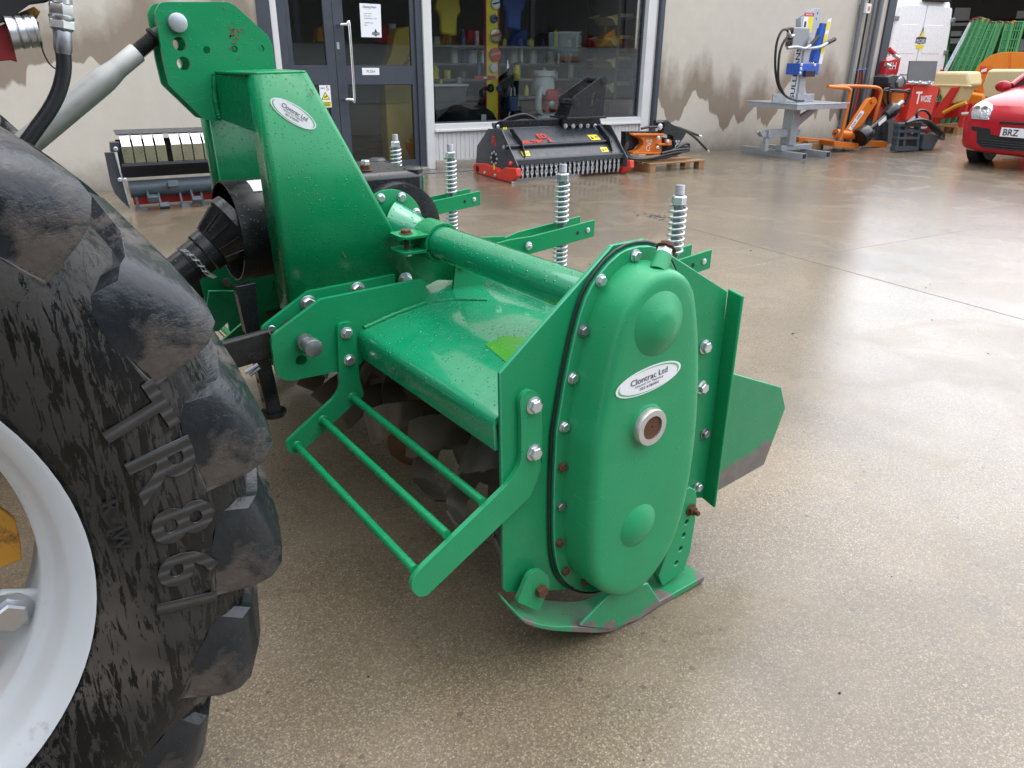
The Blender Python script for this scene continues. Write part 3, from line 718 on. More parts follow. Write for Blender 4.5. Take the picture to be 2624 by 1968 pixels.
# hood --------------------------------------------------------------
prof = [(.752, .572), (.747, .628), (.752, .642), (.764, .650), (.86, .672), (.96, .687), (1.08, .698), (1.22, .692), (1.36, .62), (1.42, .50)]
inner = [(.760, .572), (.755, .626), (.759, .636), (.768, .643), (.862, .665), (.962, .680), (1.08, .691), (1.216, .685), (1.352, .614), (1.412, .50)]
bm = B()
b_plate(bm, [V((x, YP+.011, z)) for x, z in prof] + [V((x, YP+.011, z)) for x, z in inner[::-1]], (0, 2*(YC-YP)-.022, 0))
hood = obj('hood', bm, 'green_wet', T, 50, 0)
bm = B(); b_plate(bm, [V((1.425, YP+.03, .51)), V((1.435, YP+.03, .515)), V((1.56, YP+.03, .40)), V((1.62, YP+.03, .28)), V((1.61, YP+.03, .275)), V((1.552, YP+.03, .395))], (0, 2*(YC-YP)-.06, 0))
obj('rear_board', bm, 'green', T, 30, .002)
def hood_z(x):
    for (x0, z0), (x1, z1) in zip(prof[2:], prof[3:]):
        if x0 <= x <= x1: return z0 + (z1-z0)*(x-x0)/(x1-x0)
    return .65
def on_hood(px, py):
    z = .66
    for _ in range(8): q = onZ(px, py, z); z = hood_z(q.x)
    return V((q.x, q.y, z))
q = [on_hood(*p) + V((0, 0, .0012)) for p in ((1243, 884), (1290, 861), (1345, 866), (1352, 900), (1310, 940))]
bm = B(); bm.faces.new([bm.verts.new(p) for p in q]); obj('lime_decal', bm, 'lime', hood, None)
# weld beads along the hitch plate and the cross tube seat
def weld(pts, r=.0075, n=30, par=T):
    pp = smooth_path(pts, max(2, n//max(1, len(pts)-1))); bm = B()
    b_tube(bm, pp, [r*R_.uniform(.75, 1.2) for _ in pp], 8); obj('weld', bm, 'green', par, 60)
weld([V((x, 1.706, hood_z(x)+.002)) for x in (.765, .80, .85, .90, .95)])
weld([V((.97, 1.70, hood_z(.97))), V((1.03, 1.66, hood_z(1.03))), V((1.08, 1.60, hood_z(1.08)))], .005)
# cross tube, clamp, neck -------------------------------------------
TX, TZ, TR_ = 1.006, .8435, .045
tube = obj('cross_tube', b_lathe(B(), (TX, YP+.005, TZ), (0, 1, 0), [(0, TR_), (.74, TR_)], 36), 'green_wet', T, 40)
np2 = smooth_path([(TX, 1.74, TZ), (TX, 1.79, TZ), (.994, 1.825, .847), (.970, 1.853, .857), (.946, 1.878, .866)], 5)
bm = B(); b_tube(bm, np2, [.0455]*6 + [.0455 + .024*((k+1)/15)**1.4 for k in range(15)], 32)
obj('tube_neck', bm, 'green_wet', T, 50)
obj('neck_flange', b_lathe(B(), (.945, 1.876, .866), (0, 1, 0), [(0, .097), (.001, .099), (.012, .099), (.013, .097)], 40), 'green', T, 40)
for k in range(8):
    an = rad(20 + 45*k); hexbolt(T, (.945 + .083*math.cos(an), 1.875, .866 + .083*math.sin(an)), NY, .0105, 'zinc', wmat='rust')
CY0, CY1 = 1.700, 1.780
bm = B(); b_lathe(bm, (TX, CY0, TZ), (0, 1, 0), [(0, .0465), (0, .054), (CY1-CY0, .054), (CY1-CY0, .0465)], 32, cap=False)
clamp = obj('clamp', bm, 'green', T, 40, .0015)
for dz in (.022, -.018):
    o_ = rnd_poly([V((TX-.044, CY0, TZ+dz)), V((TX-.122, CY0, TZ+dz)), V((TX-.122, CY1, TZ+dz)), V((TX-.044, CY1, TZ+dz))], [0, .02, .02, 0])
    obj('clamp_ear', b_plate(B(), o_, (0, 0, .008)), 'green', clamp, 30, .001)
hexbolt(T, (TX-.090, 1.738, TZ+.030), (0, 0, 1), .0145, 'rust', head=.6)
hexbolt(T, (TX-.090, 1.738, TZ-.018), (0, 0, -1), .013, 'zinc', head=.7)
obj('bolt_shank', b_lathe(B(), (TX-.090, 1.738, TZ-.018), (0, 0, 1), [(0, .006), (.045, .006)], 10), 'rust', T, 40)
sd = Ys(c9([(368, 1290), (462, 1115), (560, 1070), (880, 1070), (1010, 1265), (1010, 1318), (965, 1340), (850, 1322), (700, 1318), (612, 1365), (368, 1400)]), 1.800)
plate('saddle', sd, (0, .012, 0), 'green', T, rnd=.008)
plate('saddle', mir(sd, .012), (0, .012, 0), 'green', T, rnd=.008)
hexbolt(T, O(c9, 435, 1322, 1.799), NY, .017, 'zinc'); hexbolt(T, O(c9, 965, 1275, 1.799), NY, .017, 'zinc')
# far half of the frame tube
obj('cross_tube', b_lathe(B(), (TX, 2.28, TZ), (0, 1, 0), [(0, .05), (.1, .041), (.77, .041)], 28), 'green', T, 40)
# gearbox -------------------------------------------------------------
gb = B(); b_box2(gb, (.80, 1.925, .74), (1.085, 2.21, 1.002)); gbx = obj('gearbox', gb, 'black_paint', T, 30, .018)
obj('gearbox_housing', b_lathe(B(), (.985, 1.889, .848), (0, 1, 0), [(0, .105), (.004, .126), (.05, .132), (.06, .125), (.30, .125), (.31, .13), (.36, .125)], 40), 'black_paint', gbx, 40)
for x, y in ((1.062, 1.955), (1.062, 2.18)): obj('casting_boss', b_lathe(B(), (x, y, .80), (0, 0, 1), [(0, .028), (.203, .028), (.209, .022)], 16), 'black_paint', gbx, 40)
p = O(c9, 118, 440, 1.99); hexbolt(gbx, (p.x, 1.99, 1.003), (0, 0, 1), .015, 'rust', 'breather_plug', head=1.0); hexbolt(gbx, (p.x, 1.99, 1.017), (0, 0, 1), .013, 'zinc', 'breather_cap', head=1.1, washer=False)
# mast ----------------------------------------------------------------
def mast_leg(y, s):
    "folded channel: web at y, lips turned in by s"
    top = [(.594, 1.257), (.712, 1.260)]; bot = [(.611, .690), (1.005, .690)]
    def ring(f, b):
        f = V((f[0], y, f[1])); b = V((b[0], y, b[1])); d = V((0, s, 0)); rr = .012
        ex = (b-f).normalized()
        pts = [f + d*.078 + ex*.002]
        for k in range(5):
            t = rad(90*k/4); pts.append(f + ex*rr*(1-math.sin(t)) + d*rr*(1-math.cos(t)) if False else f + ex*(rr - rr*math.cos(t)) + d*(rr - rr*math.sin(t)))
        for k in range(5):
            t = rad(90*k/4); pts.append(b - ex*(rr - rr*math.sin(t)) + d*(rr - rr*math.cos(t)))
        pts.append(b + d*.06); return pts
    bm = B(); A = [bm.verts.new(p) for p in ring(*top)]; C = [bm.verts.new(p) for p in ring(*bot)]
    for i in range(len(A)-1): bm.faces.new((A[i], A[i+1], C[i+1], C[i]))
    o = obj('mast_leg', bm, 'green', T, 50)
    so_ = o.modifiers.new('thick', 'SOLIDIFY'); so_.thickness = .007; so_.offset = 0
    return o
leg1 = mast_leg(1.800, 1); leg2 = mast_leg(2*YC-1.800, -1)
for ya, yb in ((2.028, 1.862), (2.112, 2.278)):
    plate('mast_cross_face', [V((.566, ya, 1.252)), V((.594, yb, 1.252)), V((.594, yb, 1.130)), V((.566, ya, 1.148))], (.006, 0, 0), 'green', T, bevel=.001)
bm = B(); b_plate(bm, [V((.566, 2.028, 1.2525)), V((.594, 1.803, 1.2545)), V((.712, 1.803, 1.2575)), V((.712, 2.028, 1.2575))], (0, 0, .008)); obj('mast_cap', bm, 'green', T, 30, .003)
bm = B(); b_plate(bm, [V((.566, 2.112, 1.2525)), V((.594, 2.337, 1.2545)), V((.712, 2.337, 1.2575)), V((.712, 2.112, 1.2575))], (0, 0, .008)); obj('mast_cap', bm, 'green', T, 30, .003)
weld([V((.566, 2.026, 1.255)), V((.560, 2.027, 1.20)), V((.563, 2.027, 1.15))], .006)
# top link plates
Y1 = 2.030
tpl = Ys(cA([(150, 95), (190, 22), (250, 15), (740, 15), (800, 45), (1070, 295), (1100, 370), (1128, 590), (1128, 960), (640, 978), (555, 970), (265, 690), (215, 480)]), Y1)
hl = [circ(O(cA, x, y, Y1), r, (0, 1, 0)) for x, y, r in ((350, 355, .0155), (383, 515, .0155), (568, 405, .0085), (793, 398, .0085), (1008, 393, .0085))]
tpl1 = plate('top_link_plate', tpl, (0, .012, 0), 'green_side', T, hl, rnd=.006)
d = V((0, .075, 0))
plate('top_link_plate', [p+d for p in tpl], (0, .012, 0), 'green_side', T, [[p+d for p in h] for h in hl], rnd=.006)
pc_ = O(cA, 325, 185, Y1)
obj('top_pin', b_lathe(B(), pc_ + V((0, -.013, 0)), (0, 1, 0), [(-.002, .018), (0, .021), (.012, .021), (.013, .0125), (.13, .0125), (.131, .010)], 28), 'galv', T, 40)
# hitch plates
ho = rnd_poly(Ys(c6([(143, 560), (160, 500), (545, 212), (1345, 52), (1392, 70), (1400, 235), (1130, 480), (840, 760), (690, 795), (280, 878), (215, 850), (180, 800)]), 1.710), [.01, .01, .006, .01, .006, 0, 0, 0, 0, .012, .012, .01])
h1 = [circ(O(c6, 385, 708, 1.71), .0145, (0, 1, 0)), circ(O(c6, 400, 545, 1.71), .0145, (0, 1, 0))]
plate('hitch_plate', ho, (0, .012, 0), 'green_side', T, h1)
plate('hitch_plate', mir(ho, .012), (0, .012, 0), 'green_side', T, [mir(h, .012) for h in h1])
hi = rnd_poly(Ys(c6([(62, 445), (440, 150), (1145, 12), (1150, 300), (840, 700), (280, 830), (120, 700)]), 1.785), [.01, .006, 0, 0, 0, .01, .01])
plate('inner_hitch_plate', hi, (0, .012, 0), 'green_side', T); plate('inner_hitch_plate', mir(hi, .012), (0, .012, 0), 'green_side', T)
for x, y in ((440, 245), (840, 135), (1225, 55)): hexbolt(T, O(c6, x, y, 1.784), NY, .0165, 'zinc')
pp_ = O(c6, 400, 545, 1.71)
obj('hitch_pin', b_lathe(B(), V((pp_.x, 1.640, pp_.z)), (0, 1, 0), [(0, .021), (.001, .0225), (.020, .0225), (.022, .016), (.045, .016), (.046, .021), (.054, .022), (.062, .021), (.064, .0135), (.17, .0135)], 28), 'zinc_dark', T, 40)
obj('hitch_pin', b_lathe(B(), V((pp_.x, 2*YC-1.64, pp_.z)), (0, -1, 0), [(0, .0225), (.02, .0225), (.022, .016), (.17, .0135)], 20), 'steel_worn', T, 40)
# front guard: two cranked arms and three bars
ao = rnd_poly(Ys(c2([(228, 1175), (262, 1120), (305, 1104), (352, 1122), (384, 1180), (386, 1640)]) + c3([(950, 250), (945, 390), (885, 545), (270, 1135), (225, 1178), (175, 1180), (135, 1135), (135, 1075), (190, 1005), (735, 478), (815, 360), (826, 290), (826, 60)]), YP-.0125), .012)
plate('guard_arm', ao, (0, .012, 0), 'green_case', T)
ai = rnd_poly(Ys(c6([(680, 440), (705, 405), (795, 395), (823, 425), (835, 600), (862, 875), (890, 960), (888, 1000), (790, 1080), (430, 1412), (330, 1470), (285, 1450), (262, 1400), (270, 1365), (655, 1010), (700, 930), (690, 760)]), 1.697), .012)
plate('guard_arm', ai, (0, .0125, 0), 'green_side', T)
plate('guard_arm', mir(ai, .0125), (0, .0125, 0), 'green_side', T)
aom = mir(ao, .012); plate('guard_arm', aom, (0, .012, 0), 'green_side', T)
for q1, q2 in (((897, 1010), (1250, 1300)), ((827, 1073), (1150, 1380)), ((756, 1138), (1073, 1471))):
    p1 = onY(*q1, 1.70); p2 = onY(*q2, 1.07); xx, zz = (p1.x+p2.x)/2, (p1.z+p2.z)/2
    for y0, y1 in ((YP-.001, 1.699), (2*YC-1.699, 2*YC-YP+.001)):
        obj('guard_bar', b_lathe(B(), (xx, y0, zz), (0, 1, 0), [(0, .0098), (y1-y0, .0098)], 18), 'green', T, 40)
        bm = B(); yy = y1-.006 if y0 < 2 else y0
        b_lathe(bm, (xx, yy, zz), (0, 1, 0), [(0, .011), (.003, .015), (.006, .016)] if y0 < 2 else [(0, .016), (.006, .011)], 14); obj('weld', bm, 'green', T, 40)
for x, y in ((325, 1212), (325, 1545)): hexbolt(T, O(c2, x, y, YP-.0128), NY, .0145, 'zinc', head=.8)
for x, y in ((752, 484), (775, 703)): hexbolt(T, O(c6, x, y, 1.6966), NY, .0125, 'zinc', head=.75)
# chain case ------------------------------------------------------------
gk = [(.889, .582), (.909, .705), (.936, .821), (.962, .881), (1.010, .928), (1.055, .948), (1.107, .950), (1.150, .938), (1.190, .908), (1.218, .862), (1.248, .750), (1.270, .60), (1.276, .45), (1.262, .30), (1.222, .19), (1.155, .120), (1.09, .096), (1.035, .100), (.975, .135), (.930, .182), (.904, .240), (.892, .33), (.888, .46)]
def resample(pts, n):
    P = smooth_path([V((x, 0, z)) for x, z in pts + [pts[0]]], 8); D = [0]
    for a_, b_ in zip(P, P[1:]): D.append(D[-1] + (b_-a_).length)
    out = []; j = 0
    for k in range(n):
        t = D[-1]*k/n
        while D[j+1] < t: j += 1
        f_ = (t-D[j])/(D[j+1]-D[j]+1e-9); out.append(P[j].lerp(P[j+1], f_))
    return out
G = resample(gk, 72)
def inset(P, d):
    out = []; n = len(P)
    for i in range(n):
        t = (P[(i+1) % n] - P[i-1]).normalized(); nr = V((t.z, 0, -t.x))
        out.append(P[i] + nr*d)
    return out
if (inset(G, .05)[0] - V((1.09, 0, .5))).length > (G[0] - V((1.09, 0, .5))).length: _in = lambda P, d: inset(P, -d)
else: _in = inset
plate('case_flange', [V((p.x, YP-.014, p.z)) for p in _in(G, .002)], (0, .0135, 0), 'green_case', T, bevel=.001)
bm = B(); rings = []
for d_, y_ in ((.031, YP-.0135), (.0325, YP-.020), (.034, YP-.055), (.0355, YP-.080), (.038, YP-.0895), (.0425, YP-.0960), (.050, YP-.0995), (.062, YP-.1012), (.084, YP-.1018), (.105, YP-.102)):
    rings.append([bm.verts.new((p.x, y_, p.z)) for p in _in(G, d_)])
for A_, C_ in zip(rings, rings[1:]):
    for k in range(72): bm.faces.new((A_[k], A_[(k+1) % 72], C_[(k+1) % 72], C_[k]))
bm.faces.new(rings[-1])
case = obj('chain_case', bm, 'green_case', T, 60)
YF = YP - .102
p = O(c2, 1215, 640, YF)
obj('case_hump', b_lathe(B(), (p.x, YF+.004, p.z), (0, -1, 0), [(0, .074), (.004, .068), (.010, .056), (.018, .042), (.024, .030), (.027, .020), (.0275, .001)], 40), 'green_case', case, 60)
p = O(c3, 1560, 730, YF)
obj('case_hump', b_lathe(B(), (p.x, YF+.004, p.z), (0, -1, 0), [(0, .062), (.004, .054), (.010, .044), (.016, .030), (.019, .016), (.0195, .001)], 40), 'green_case', case, 60)
bm = B(); b_tube(bm, [V((p.x, YP-.005, p.z)) for p in _in(G, -.005)], .0031, 8, closed=True); obj('gasket', bm, 'rubber', T, 40)
for x, y, m in ((1045, 152, 'zinc'), (800, 328, 'zinc'), (675, 683, 'zinc_dark'), (600, 1018, 'zinc'), (540, 1362, 'zinc')): hexbolt(case, O(c2, x, y, YP-.015), NY, .0105, m, head=.8)
for x, y, m in ((1078, 358, 'rust'), (1070, 605, 'zinc_dark'), (1063, 835, 'rust'), (1100, 1012, 'rust'), (1222, 1082, 'rust')): hexbolt(case, O(c3, x, y, YP-.015), NY, .0105, m, head=.9, washer=False)
for x, y, r in ((1535, 797, .014), (1515, 1085, .014), (1535, 1410, .0115)): hexbolt(T, O(c2, x, y, YP-.001), NY, r, 'zinc_dark' if r < .012 else 'zinc', head=.8)
hexbolt(T, O(c3, 1935, 485, YP-.001), NY, .0115, 'zinc', head=.8)
# bearing cap
p = O(c2, 1158, 1368, YF-.014)
bm = B(); b_lathe(bm, (p.x, YF+.003, p.z), (0, -1, 0), [(0, .052), (.004, .046), (.006, .042)], 36); obj('weld_ring', bm, 'green_case', case, 40)
cap_ = obj('bearing_ring', b_lathe(B(), (p.x, YF-.001, p.z), (0, -1, 0), [(0, .041), (.002, .0415), (.016, .0415), (.018, .040), (.018, .027), (.012, .027)], 40, cap=False), 'steel_worn', case, 40)
MATS['cap_bright'] = plain('cap_bright', (.55, .54, .51), .4, .7, .2, 60); cap_.data.materials[0] = MATS['cap_bright']
obj('bearing_cap', b_lathe(B(), (p.x, YF-.012, p.z), (0, -1, 0), [(0, .0268), (.0035, .0268), (.0035, .004), (.002, .003)], 32), 'rust', cap_, 40)
# oil filler
p = O(c2, 1225, 205, YP-.06); q = O(c2, 1262, 105, YP-.05); dv = (q-p).normalized()
obj('filler_neck', b_lathe(B(), p - dv*.02, dv, [(0, .019), (.040, .017)], 20), 'green_case', case, 40)
hexbolt(case, p + dv*.020, dv, .0165, 'zinc', 'filler_nut', head=.9, washer=False); hexbolt(case, p + dv*.034, dv, .0165, 'rust', 'filler_plug', head=.6)
# decals
def oval_decal(par, c, A, half_b, n):
    "white oval with green swooshes and lettering; A = half long axis vector"
    M = frame(c, n, A.normalized()); a_ = A.length
    e = ellipse_plate('decal', M, a_, half_b, .0008, 'sticker', par)
    for sgn in (1, -1):
        bm = B(); P = []; Q = []
        for k in range(25):
            t = rad(-25 + 150*k/24) if sgn > 0 else rad(155 + 150*k/24)
            wdt = .075*math.sin(math.pi*k/24)
            P.append(V((a_*.93*math.cos(t), half_b*.90*math.sin(t), .0013))); Q.append(V((a_*(.93-wdt)*math.cos(t), half_b*(.90-wdt)*math.sin(t), .0013)))
        A1 = [bm.verts.new(p_) for p_ in P]; B1 = [bm.verts.new(p_) for p_ in Q]
        for k in range(24):
            try: bm.faces.new((A1[k], A1[k+1], B1[k+1], B1[k]))
            except ValueError: pass
        link('swoosh', mesh(bm, 'swoosh'), 'sticker_green', e, M)
    def tx(s, yy, wd, hh): text('lettering', s, M @ Matrix.Translation((0, yy*half_b, .0018)), wd*a_, hh*half_b, 'ink', e, depth=.0002, bold=0)
    tx('Clontrac Ltd', .24, 1.12, .46); tx('Clonmel, Co. Tipperary', -.18, .86, .20); tx('052 6180441', -.47, .58, .20)
cD = O(c2, 1142, 1028, YF-.0005)
oval_decal(case, cD, (O(c2, 1372, 928, YF) - O(c2, 912, 1125, YF))/2, (O(c2, 1112, 945, YF)-O(c2, 1172, 1110, YF)).length/2*.86, NY)
YM = 1.7960
oval_decal(leg1, O(cA, 1272, 922, YM), (O(cA, 1455, 1035, YM) - O(cA, 1088, 812, YM))/2, (O(cA, 1310, 855, YM)-O(cA, 1233, 990, YM)).length/2*.92, NY)
# grass stuck on the paint
for c_, x, y, yy in ((c5, 1520, 800, YM), (cA, 1420, 738, YM)):
    p = O(c_, x, y, yy-.002); bm = B(); b_tube(bm, [p + V((-.004, 0, .006)), p, p + V((.004, 0, -.008))], .0009, 5); obj('grass_bit', bm, 'blade_rust', T, 40)
# mud splash on the top plate
n = NT('mud'); n.set(col=(.17, .10, .05), rough=.8)
bm = B(); p = O(cA, 795, 250, Y1-.0006)
for k in range(26):
    c_ = p + V((R_.gauss(0, .010), 0, R_.gauss(-.012, .022))); r = R_.uniform(.0012, .005)
    b_plate(bm, [c_ + V((r*R_.uniform(.5, 1.2)*math.cos(t), 0, r*R_.uniform(.5, 1.2)*math.sin(t))) for t in [rad(60*j) for j in range(6)]], (0, -.0005, 0))
tag(obj('mud_splash', bm, 'mud', T, None), kind='stuff')
# skid ------------------------------------------------------------------
sk = [(.719, .262), (.772, .180), (.800, .150), (.860, .106), (.950, .054), (1.020, .017), (1.080, .0), (1.22, .0), (1.388, .004)]
sk = [(x, max(z, .0008)) for x, z in sk]
def skid(y0, y1, near):
    P = [(p.x, max(p.z, .0008)) for p in smooth_path([V((x, 0, z)) for x, z in sk], 4)]; bm = B(); rg_ = []
    for x, z in P:
        f_ = min(1, max(0, (x-.72)/.13)); ws = .010 + f_*.105; a_, b_ = (y0, y0+ws) if near else (y1-ws, y1)
        ox = -.005 if x < .9 else 0
        rg_.append([bm.verts.new(q) for q in ((x, a_, z), (x, b_, z), (x+ox, b_, z+.018), (x+ox, a_, z+.018))])
    for a_, b_ in zip(rg_, rg_[1:]):
        for k in range(4): bm.faces.new((a_[k], a_[(k+1) % 4], b_[(k+1) % 4], b_[k]))
    bm.faces.new(rg_[0]); bm.faces.new(rg_[-1][::-1])
    s = obj('skid', bm, 'green_skid', T, 40, .003)
    dy = .028 if near else -.028
    return s
skid(1.018, 1.135, 1); skid(2*YC-1.135, 2*YC-1.018, 0)
wr = Ys(c3([(1195, 1362), (1408, 1145), (1628, 1095), (1702, 1215), (1565, 1318), (1385, 1382)]), 1.016)
wr = [V((p.x, 1.014 + .04*(p.z-.03), p.z)) for p in wr]
plate('skid_deflector', wr, (0, .007, .002), 'green_skid', T, bevel=.001)
lg = Ys(c3([(800, 1212), (868, 1050), (900, 1020), (958, 1012), (1003, 1060), (1000, 1120), (938, 1268)]), YP-.030)
plate('skid_lug', lg, (0, .012, 0), 'green_case', T, rnd=.006)
hexbolt(T, O(c3, 945, 1135, YP-.031), NY, .0155, 'rust', head=.9, washer=False)
ar = Ys(c3([(1838, 560), (1855, 510), (1890, 488), (1925, 505), (1932, 560), (1922, 700), (1890, 900), (1848, 1015), (1715, 1112), (1690, 1050), (1765, 840), (1835, 640)]), YP-.030)
plate('skid_arm', ar, (0, .024, 0), 'green_case', T, [circ(O(c3, x, y, YP-.030), .0075, (0, 1, 0), 12) for x, y in ((1868, 708), (1850, 790), (1830, 877), (1803, 966))])
hexbolt(T, O(c3, 1893, 628, YP-.031), NY, .0135, 'rust', head=.8, stud=1.0)
# springs on the rear board -----------------------------------------------
SX = 1.45
spr = [(1012, 344), (1153, 370), (1443, 421), (1744, 472)]
SY = [onX(*q, SX).y for q in spr]; ZT = sum(onX(*q, SX).z for q in spr)/4
def zr(px, py): return onX(px, py, SX).z
z_n1, z_n0 = zr(1440, 443), zr(1440, 462); z_s1, z_b1 = zr(1440, 464), zr(1446, 577); z_b0, z_s0 = zr(1458, 618), zr(1463, 696)
bm = B(); helix(bm, (0, 0, 0), (0, 0, 1), .0200, .0034, 8.5, z_s1-z_b1); sp_up = mesh(bm, 'spring', 60)
bm = B(); helix(bm, (0, 0, 0), (0, 0, 1), .0200, .0034, 6.5, z_b0-z_s0); sp_lo = mesh(bm, 'spring', 60)
bm = B(); pr_ = [(-.42, .011), (-.02, .011)]
for k in range(13): pr_ += [(-.02+k*.0032-.0024, .0110), (-.02+k*.0032-.0012, .0122)]
b_lathe(bm, (0, 0, 0), (0, 0, 1), [(t, r) for t, r in pr_ if t <= .0] + [(0, .0095)], 16); rodm = mesh(bm, 'spring_rod', 40)
for i, y in enumerate(SY):
    rd = link('spring_rod', rodm, 'zinc_dark', T, Matrix.Translation((SX, y, ZT)))
    link('spring', sp_up, 'zinc', rd, Matrix.Translation((SX, y, z_b1))); link('spring', sp_lo, 'zinc', rd, Matrix.Translation((SX, y, z_s0)))
    hexbolt(rd, (SX, y, z_n0), (0, 0, 1), .0185, 'zinc', 'nut', head=(z_n1-z_n0)/.0185, washer=False)
    obj('washer', b_lathe(B(), (SX, y, z_s1), (0, 0, 1), [(0, .021), (.003, .021)], 20), 'zinc_dark', rd, 40)
    obj('washer', b_lathe(B(), (SX, y, z_s0-.022), (0, 0, 1), [(0, .016), (.018, .016), (.0185, .021), (.021, .021)], 20), 'rust', rd, 40)
    zc = (z_b1 + z_b0)/2
    for s in (-1, 1):                                  # pair of cranked straps
        path = [(1.08, .011), (1.25, .011), (1.31, .031), (1.555, .031)]
        A_ = [V((x, y + s*o_, zc - .035*(1.50-x)/.4)) for x, o_ in path]; bm = B()
        hgt = V((0, 0, .026)); tk = V((0, s*.006, 0))
        rg_ = [[bm.verts.new(p + k1*hgt + (tk if k2 else V())) for k1, k2 in ((-1, 0), (1, 0), (1, 1), (-1, 1))] for p in A_]
        for a_, b_ in zip(rg_, rg_[1:]):
            for k in range(4): bm.faces.new((a_[k], a_[(k+1) % 4], b_[(k+1) % 4], b_[k]))
        bm.faces.new(rg_[0]); bm.faces.new(rg_[-1][::-1])
        st_ = obj('spring_strap', bm, 'green_side', T, 25, .002)
        if s < 0:
            for x in (1.20, 1.30) if i != 1 else (1.26,): hexbolt(st_, (x, y-.018 if x < 1.26 else y-.037, zc-.035*(1.5-x)/.4), NY, .0095, 'zinc', head=.7, stud=.5)
            obj('rivet', b_lathe(B(), (1.525, y-.037, zc+.002), NY, [(0, .008), (.003, .008), (.004, .006)], 14), 'zinc', st_, 40)
            obj('strap_hole', b_lathe(B(), (1.485, y-.0372, zc-.002), NY, [(0, .006), (.0004, .006)], 12), 'dark', st_, None)
    bm = B(); zb = .70
    b_plate(bm, [V((1.06, y-.004, .69)), V((1.08, y-.004, zc+.01)), V((1.14, y-.004, zc+.02)), V((1.24, y-.004, zc+.012)), V((1.24, y-.004, zc-.04)), V((1.16, y-.004, .69))], (0, .008, 0)); obj('strap_lug', bm, 'green_side', T, 30, .001)
    bm = B(); b_box2(bm, (SX-.02, y-.03, z_s0-.045), (SX+.06, y+.03, z_s0-.037)); obj('board_lug', bm, 'green_side', T, 30, .001)
# rotor with blades ---------------------------------------------------------
RX, RZ = 1.03, .335
rot = obj('rotor_shaft', b_lathe(B(), (RX, YP+.02, RZ), (0, 1, 0), [(0, .045), (2*(YC-YP)-.04, .045)], 24), 'blade', T, 40)
bm = B()
def blade_mesh(s):
    bm = B(); t = .008; secs = []
    for (r, y, wd, ang) in ((.055, 0, .030, 0), (.12, 0, .034, .03), (.17, .002, .042, .10), (.205, .012, .050, .18), (.225, .035, .056, .27), (.232, .065, .058, .35), (.232, .100, .050, .42)):
        c_ = V((r*math.cos(ang), s*y, r*math.sin(ang))); er = V((math.cos(ang), 0, math.sin(ang))); et = V((-math.sin(ang), 0, math.cos(ang)))
        nn = V((0, s, 0)).lerp(er, min(1, y/.05))
        nn.normalize()
        secs.append([bm.verts.new(c_ + et*(wd*k1) + nn*(t/2*k2)) for k1, k2 in ((-1, -1), (1, -.3), (1, .3), (-1, 1))])
    for a_, b_ in zip(secs, secs[1:]):
        for k in range(4): bm.faces.new((a_[k], a_[(k+1) % 4], b_[(k+1) % 4], b_[k]))
    bm.faces.new(secs[0]); bm.faces.new(secs[-1][::-1])
    return mesh(bm, 'blade', 40)
bl = [blade_mesh(1), blade_mesh(-1), blade_mesh(1), blade_mesh(-1)]
bl[0].materials.append(MATS['blade']); bl[1].materials.append(MATS['blade']); bl[2].materials.append(MATS['steel_worn']); bl[3].materials.append(MATS['blade_rust'])
fl = mesh(b_lathe(B(), (0, -.005, 0), (0, 1, 0), [(0, .115), (.010, .115)], 28), 'blade_flange', 40)
for j in range(8):
    y = YP + .13 + j*(2*(YC-YP)-.26)/7
    link('blade_flange', fl, 'blade', T, Matrix.Translation((RX, y, RZ)))
    for k in range(6):
        an = rad(60*k + 17*j + 8); s = k % 2
        M = Matrix.Translation((RX, y + (.010 if s == 0 else -.010), RZ)) @ Matrix.Rotation(-an, 4, 'Y')
        o = link('blade', bl[s + (2 if (k*7+j*3) % 5 == 0 else 0)], None, T, M)
        if j < 4: hexbolt(o, V((RX, y + (.016 if s == 0 else -.016), RZ)) + V((math.cos(an)*.085, 0, math.sin(an)*.085)), (0, 1 if s == 0 else -1, 0), .009, 'zinc_dark')
# parking stand, input shield
p0, p1 = onY(655, 860, 1.88), onY(700, 1058, 1.88)
bm = B(); dz_ = (p1-p0).normalized(); ax_ = (V((1, 0, 0)) - dz_*dz_.x).normalized(); b_box(bm, (p0+p1)/2, (.040, .040, (p1-p0).length), (ax_, dz_.cross(ax_), dz_)); stn = obj('parking_stand', bm, 'black_paint', T, 30, .004)
obj('stand_foot', b_lathe(B(), p1, (0, 0, 1), [(-.004, .036), (.006, .036)], 20), 'black_paint', stn, 40)
for k in range(3): obj('stand_hole', b_lathe(B(), p0.lerp(p1, .3+.25*k) + V((-.0205, 0, 0)), (-1, 0, 0), [(0, .007), (.0004, .007)], 12), 'dark', stn, None)
plate('stand_bracket', [onY(*q, 1.90) for q in ((604, 735), (655, 725), (668, 860), (632, 858))], (0, .03, 0), 'black_paint', T)
sh_ = B(); b_lathe(sh_, (.555, YC, .862), (1, 0, 0), [(.0, .128), (.0, .132), (.26, .132), (.26, .06)], 44, cap=False)
for v in sh_.verts: pass
shield = obj('input_shield', sh_, 'black_plastic', T, 40); so_ = shield.modifiers.new('thick', 'SOLIDIFY'); so_.thickness = .003
q = [V((.615, YC + .1335*math.cos(t), .862 + .1335*math.sin(t))) for t in (rad(100), rad(112), rad(124))]
bm = B(); A1 = [bm.verts.new(p_) for p_ in q]; B1 = [bm.verts.new(p_ + V((.045, 0, 0))) for p_ in q]
for k in range(2): bm.faces.new((A1[k], A1[k+1], B1[k+1], B1[k]))
obj('label', bm, 'sticker', shield, 60)
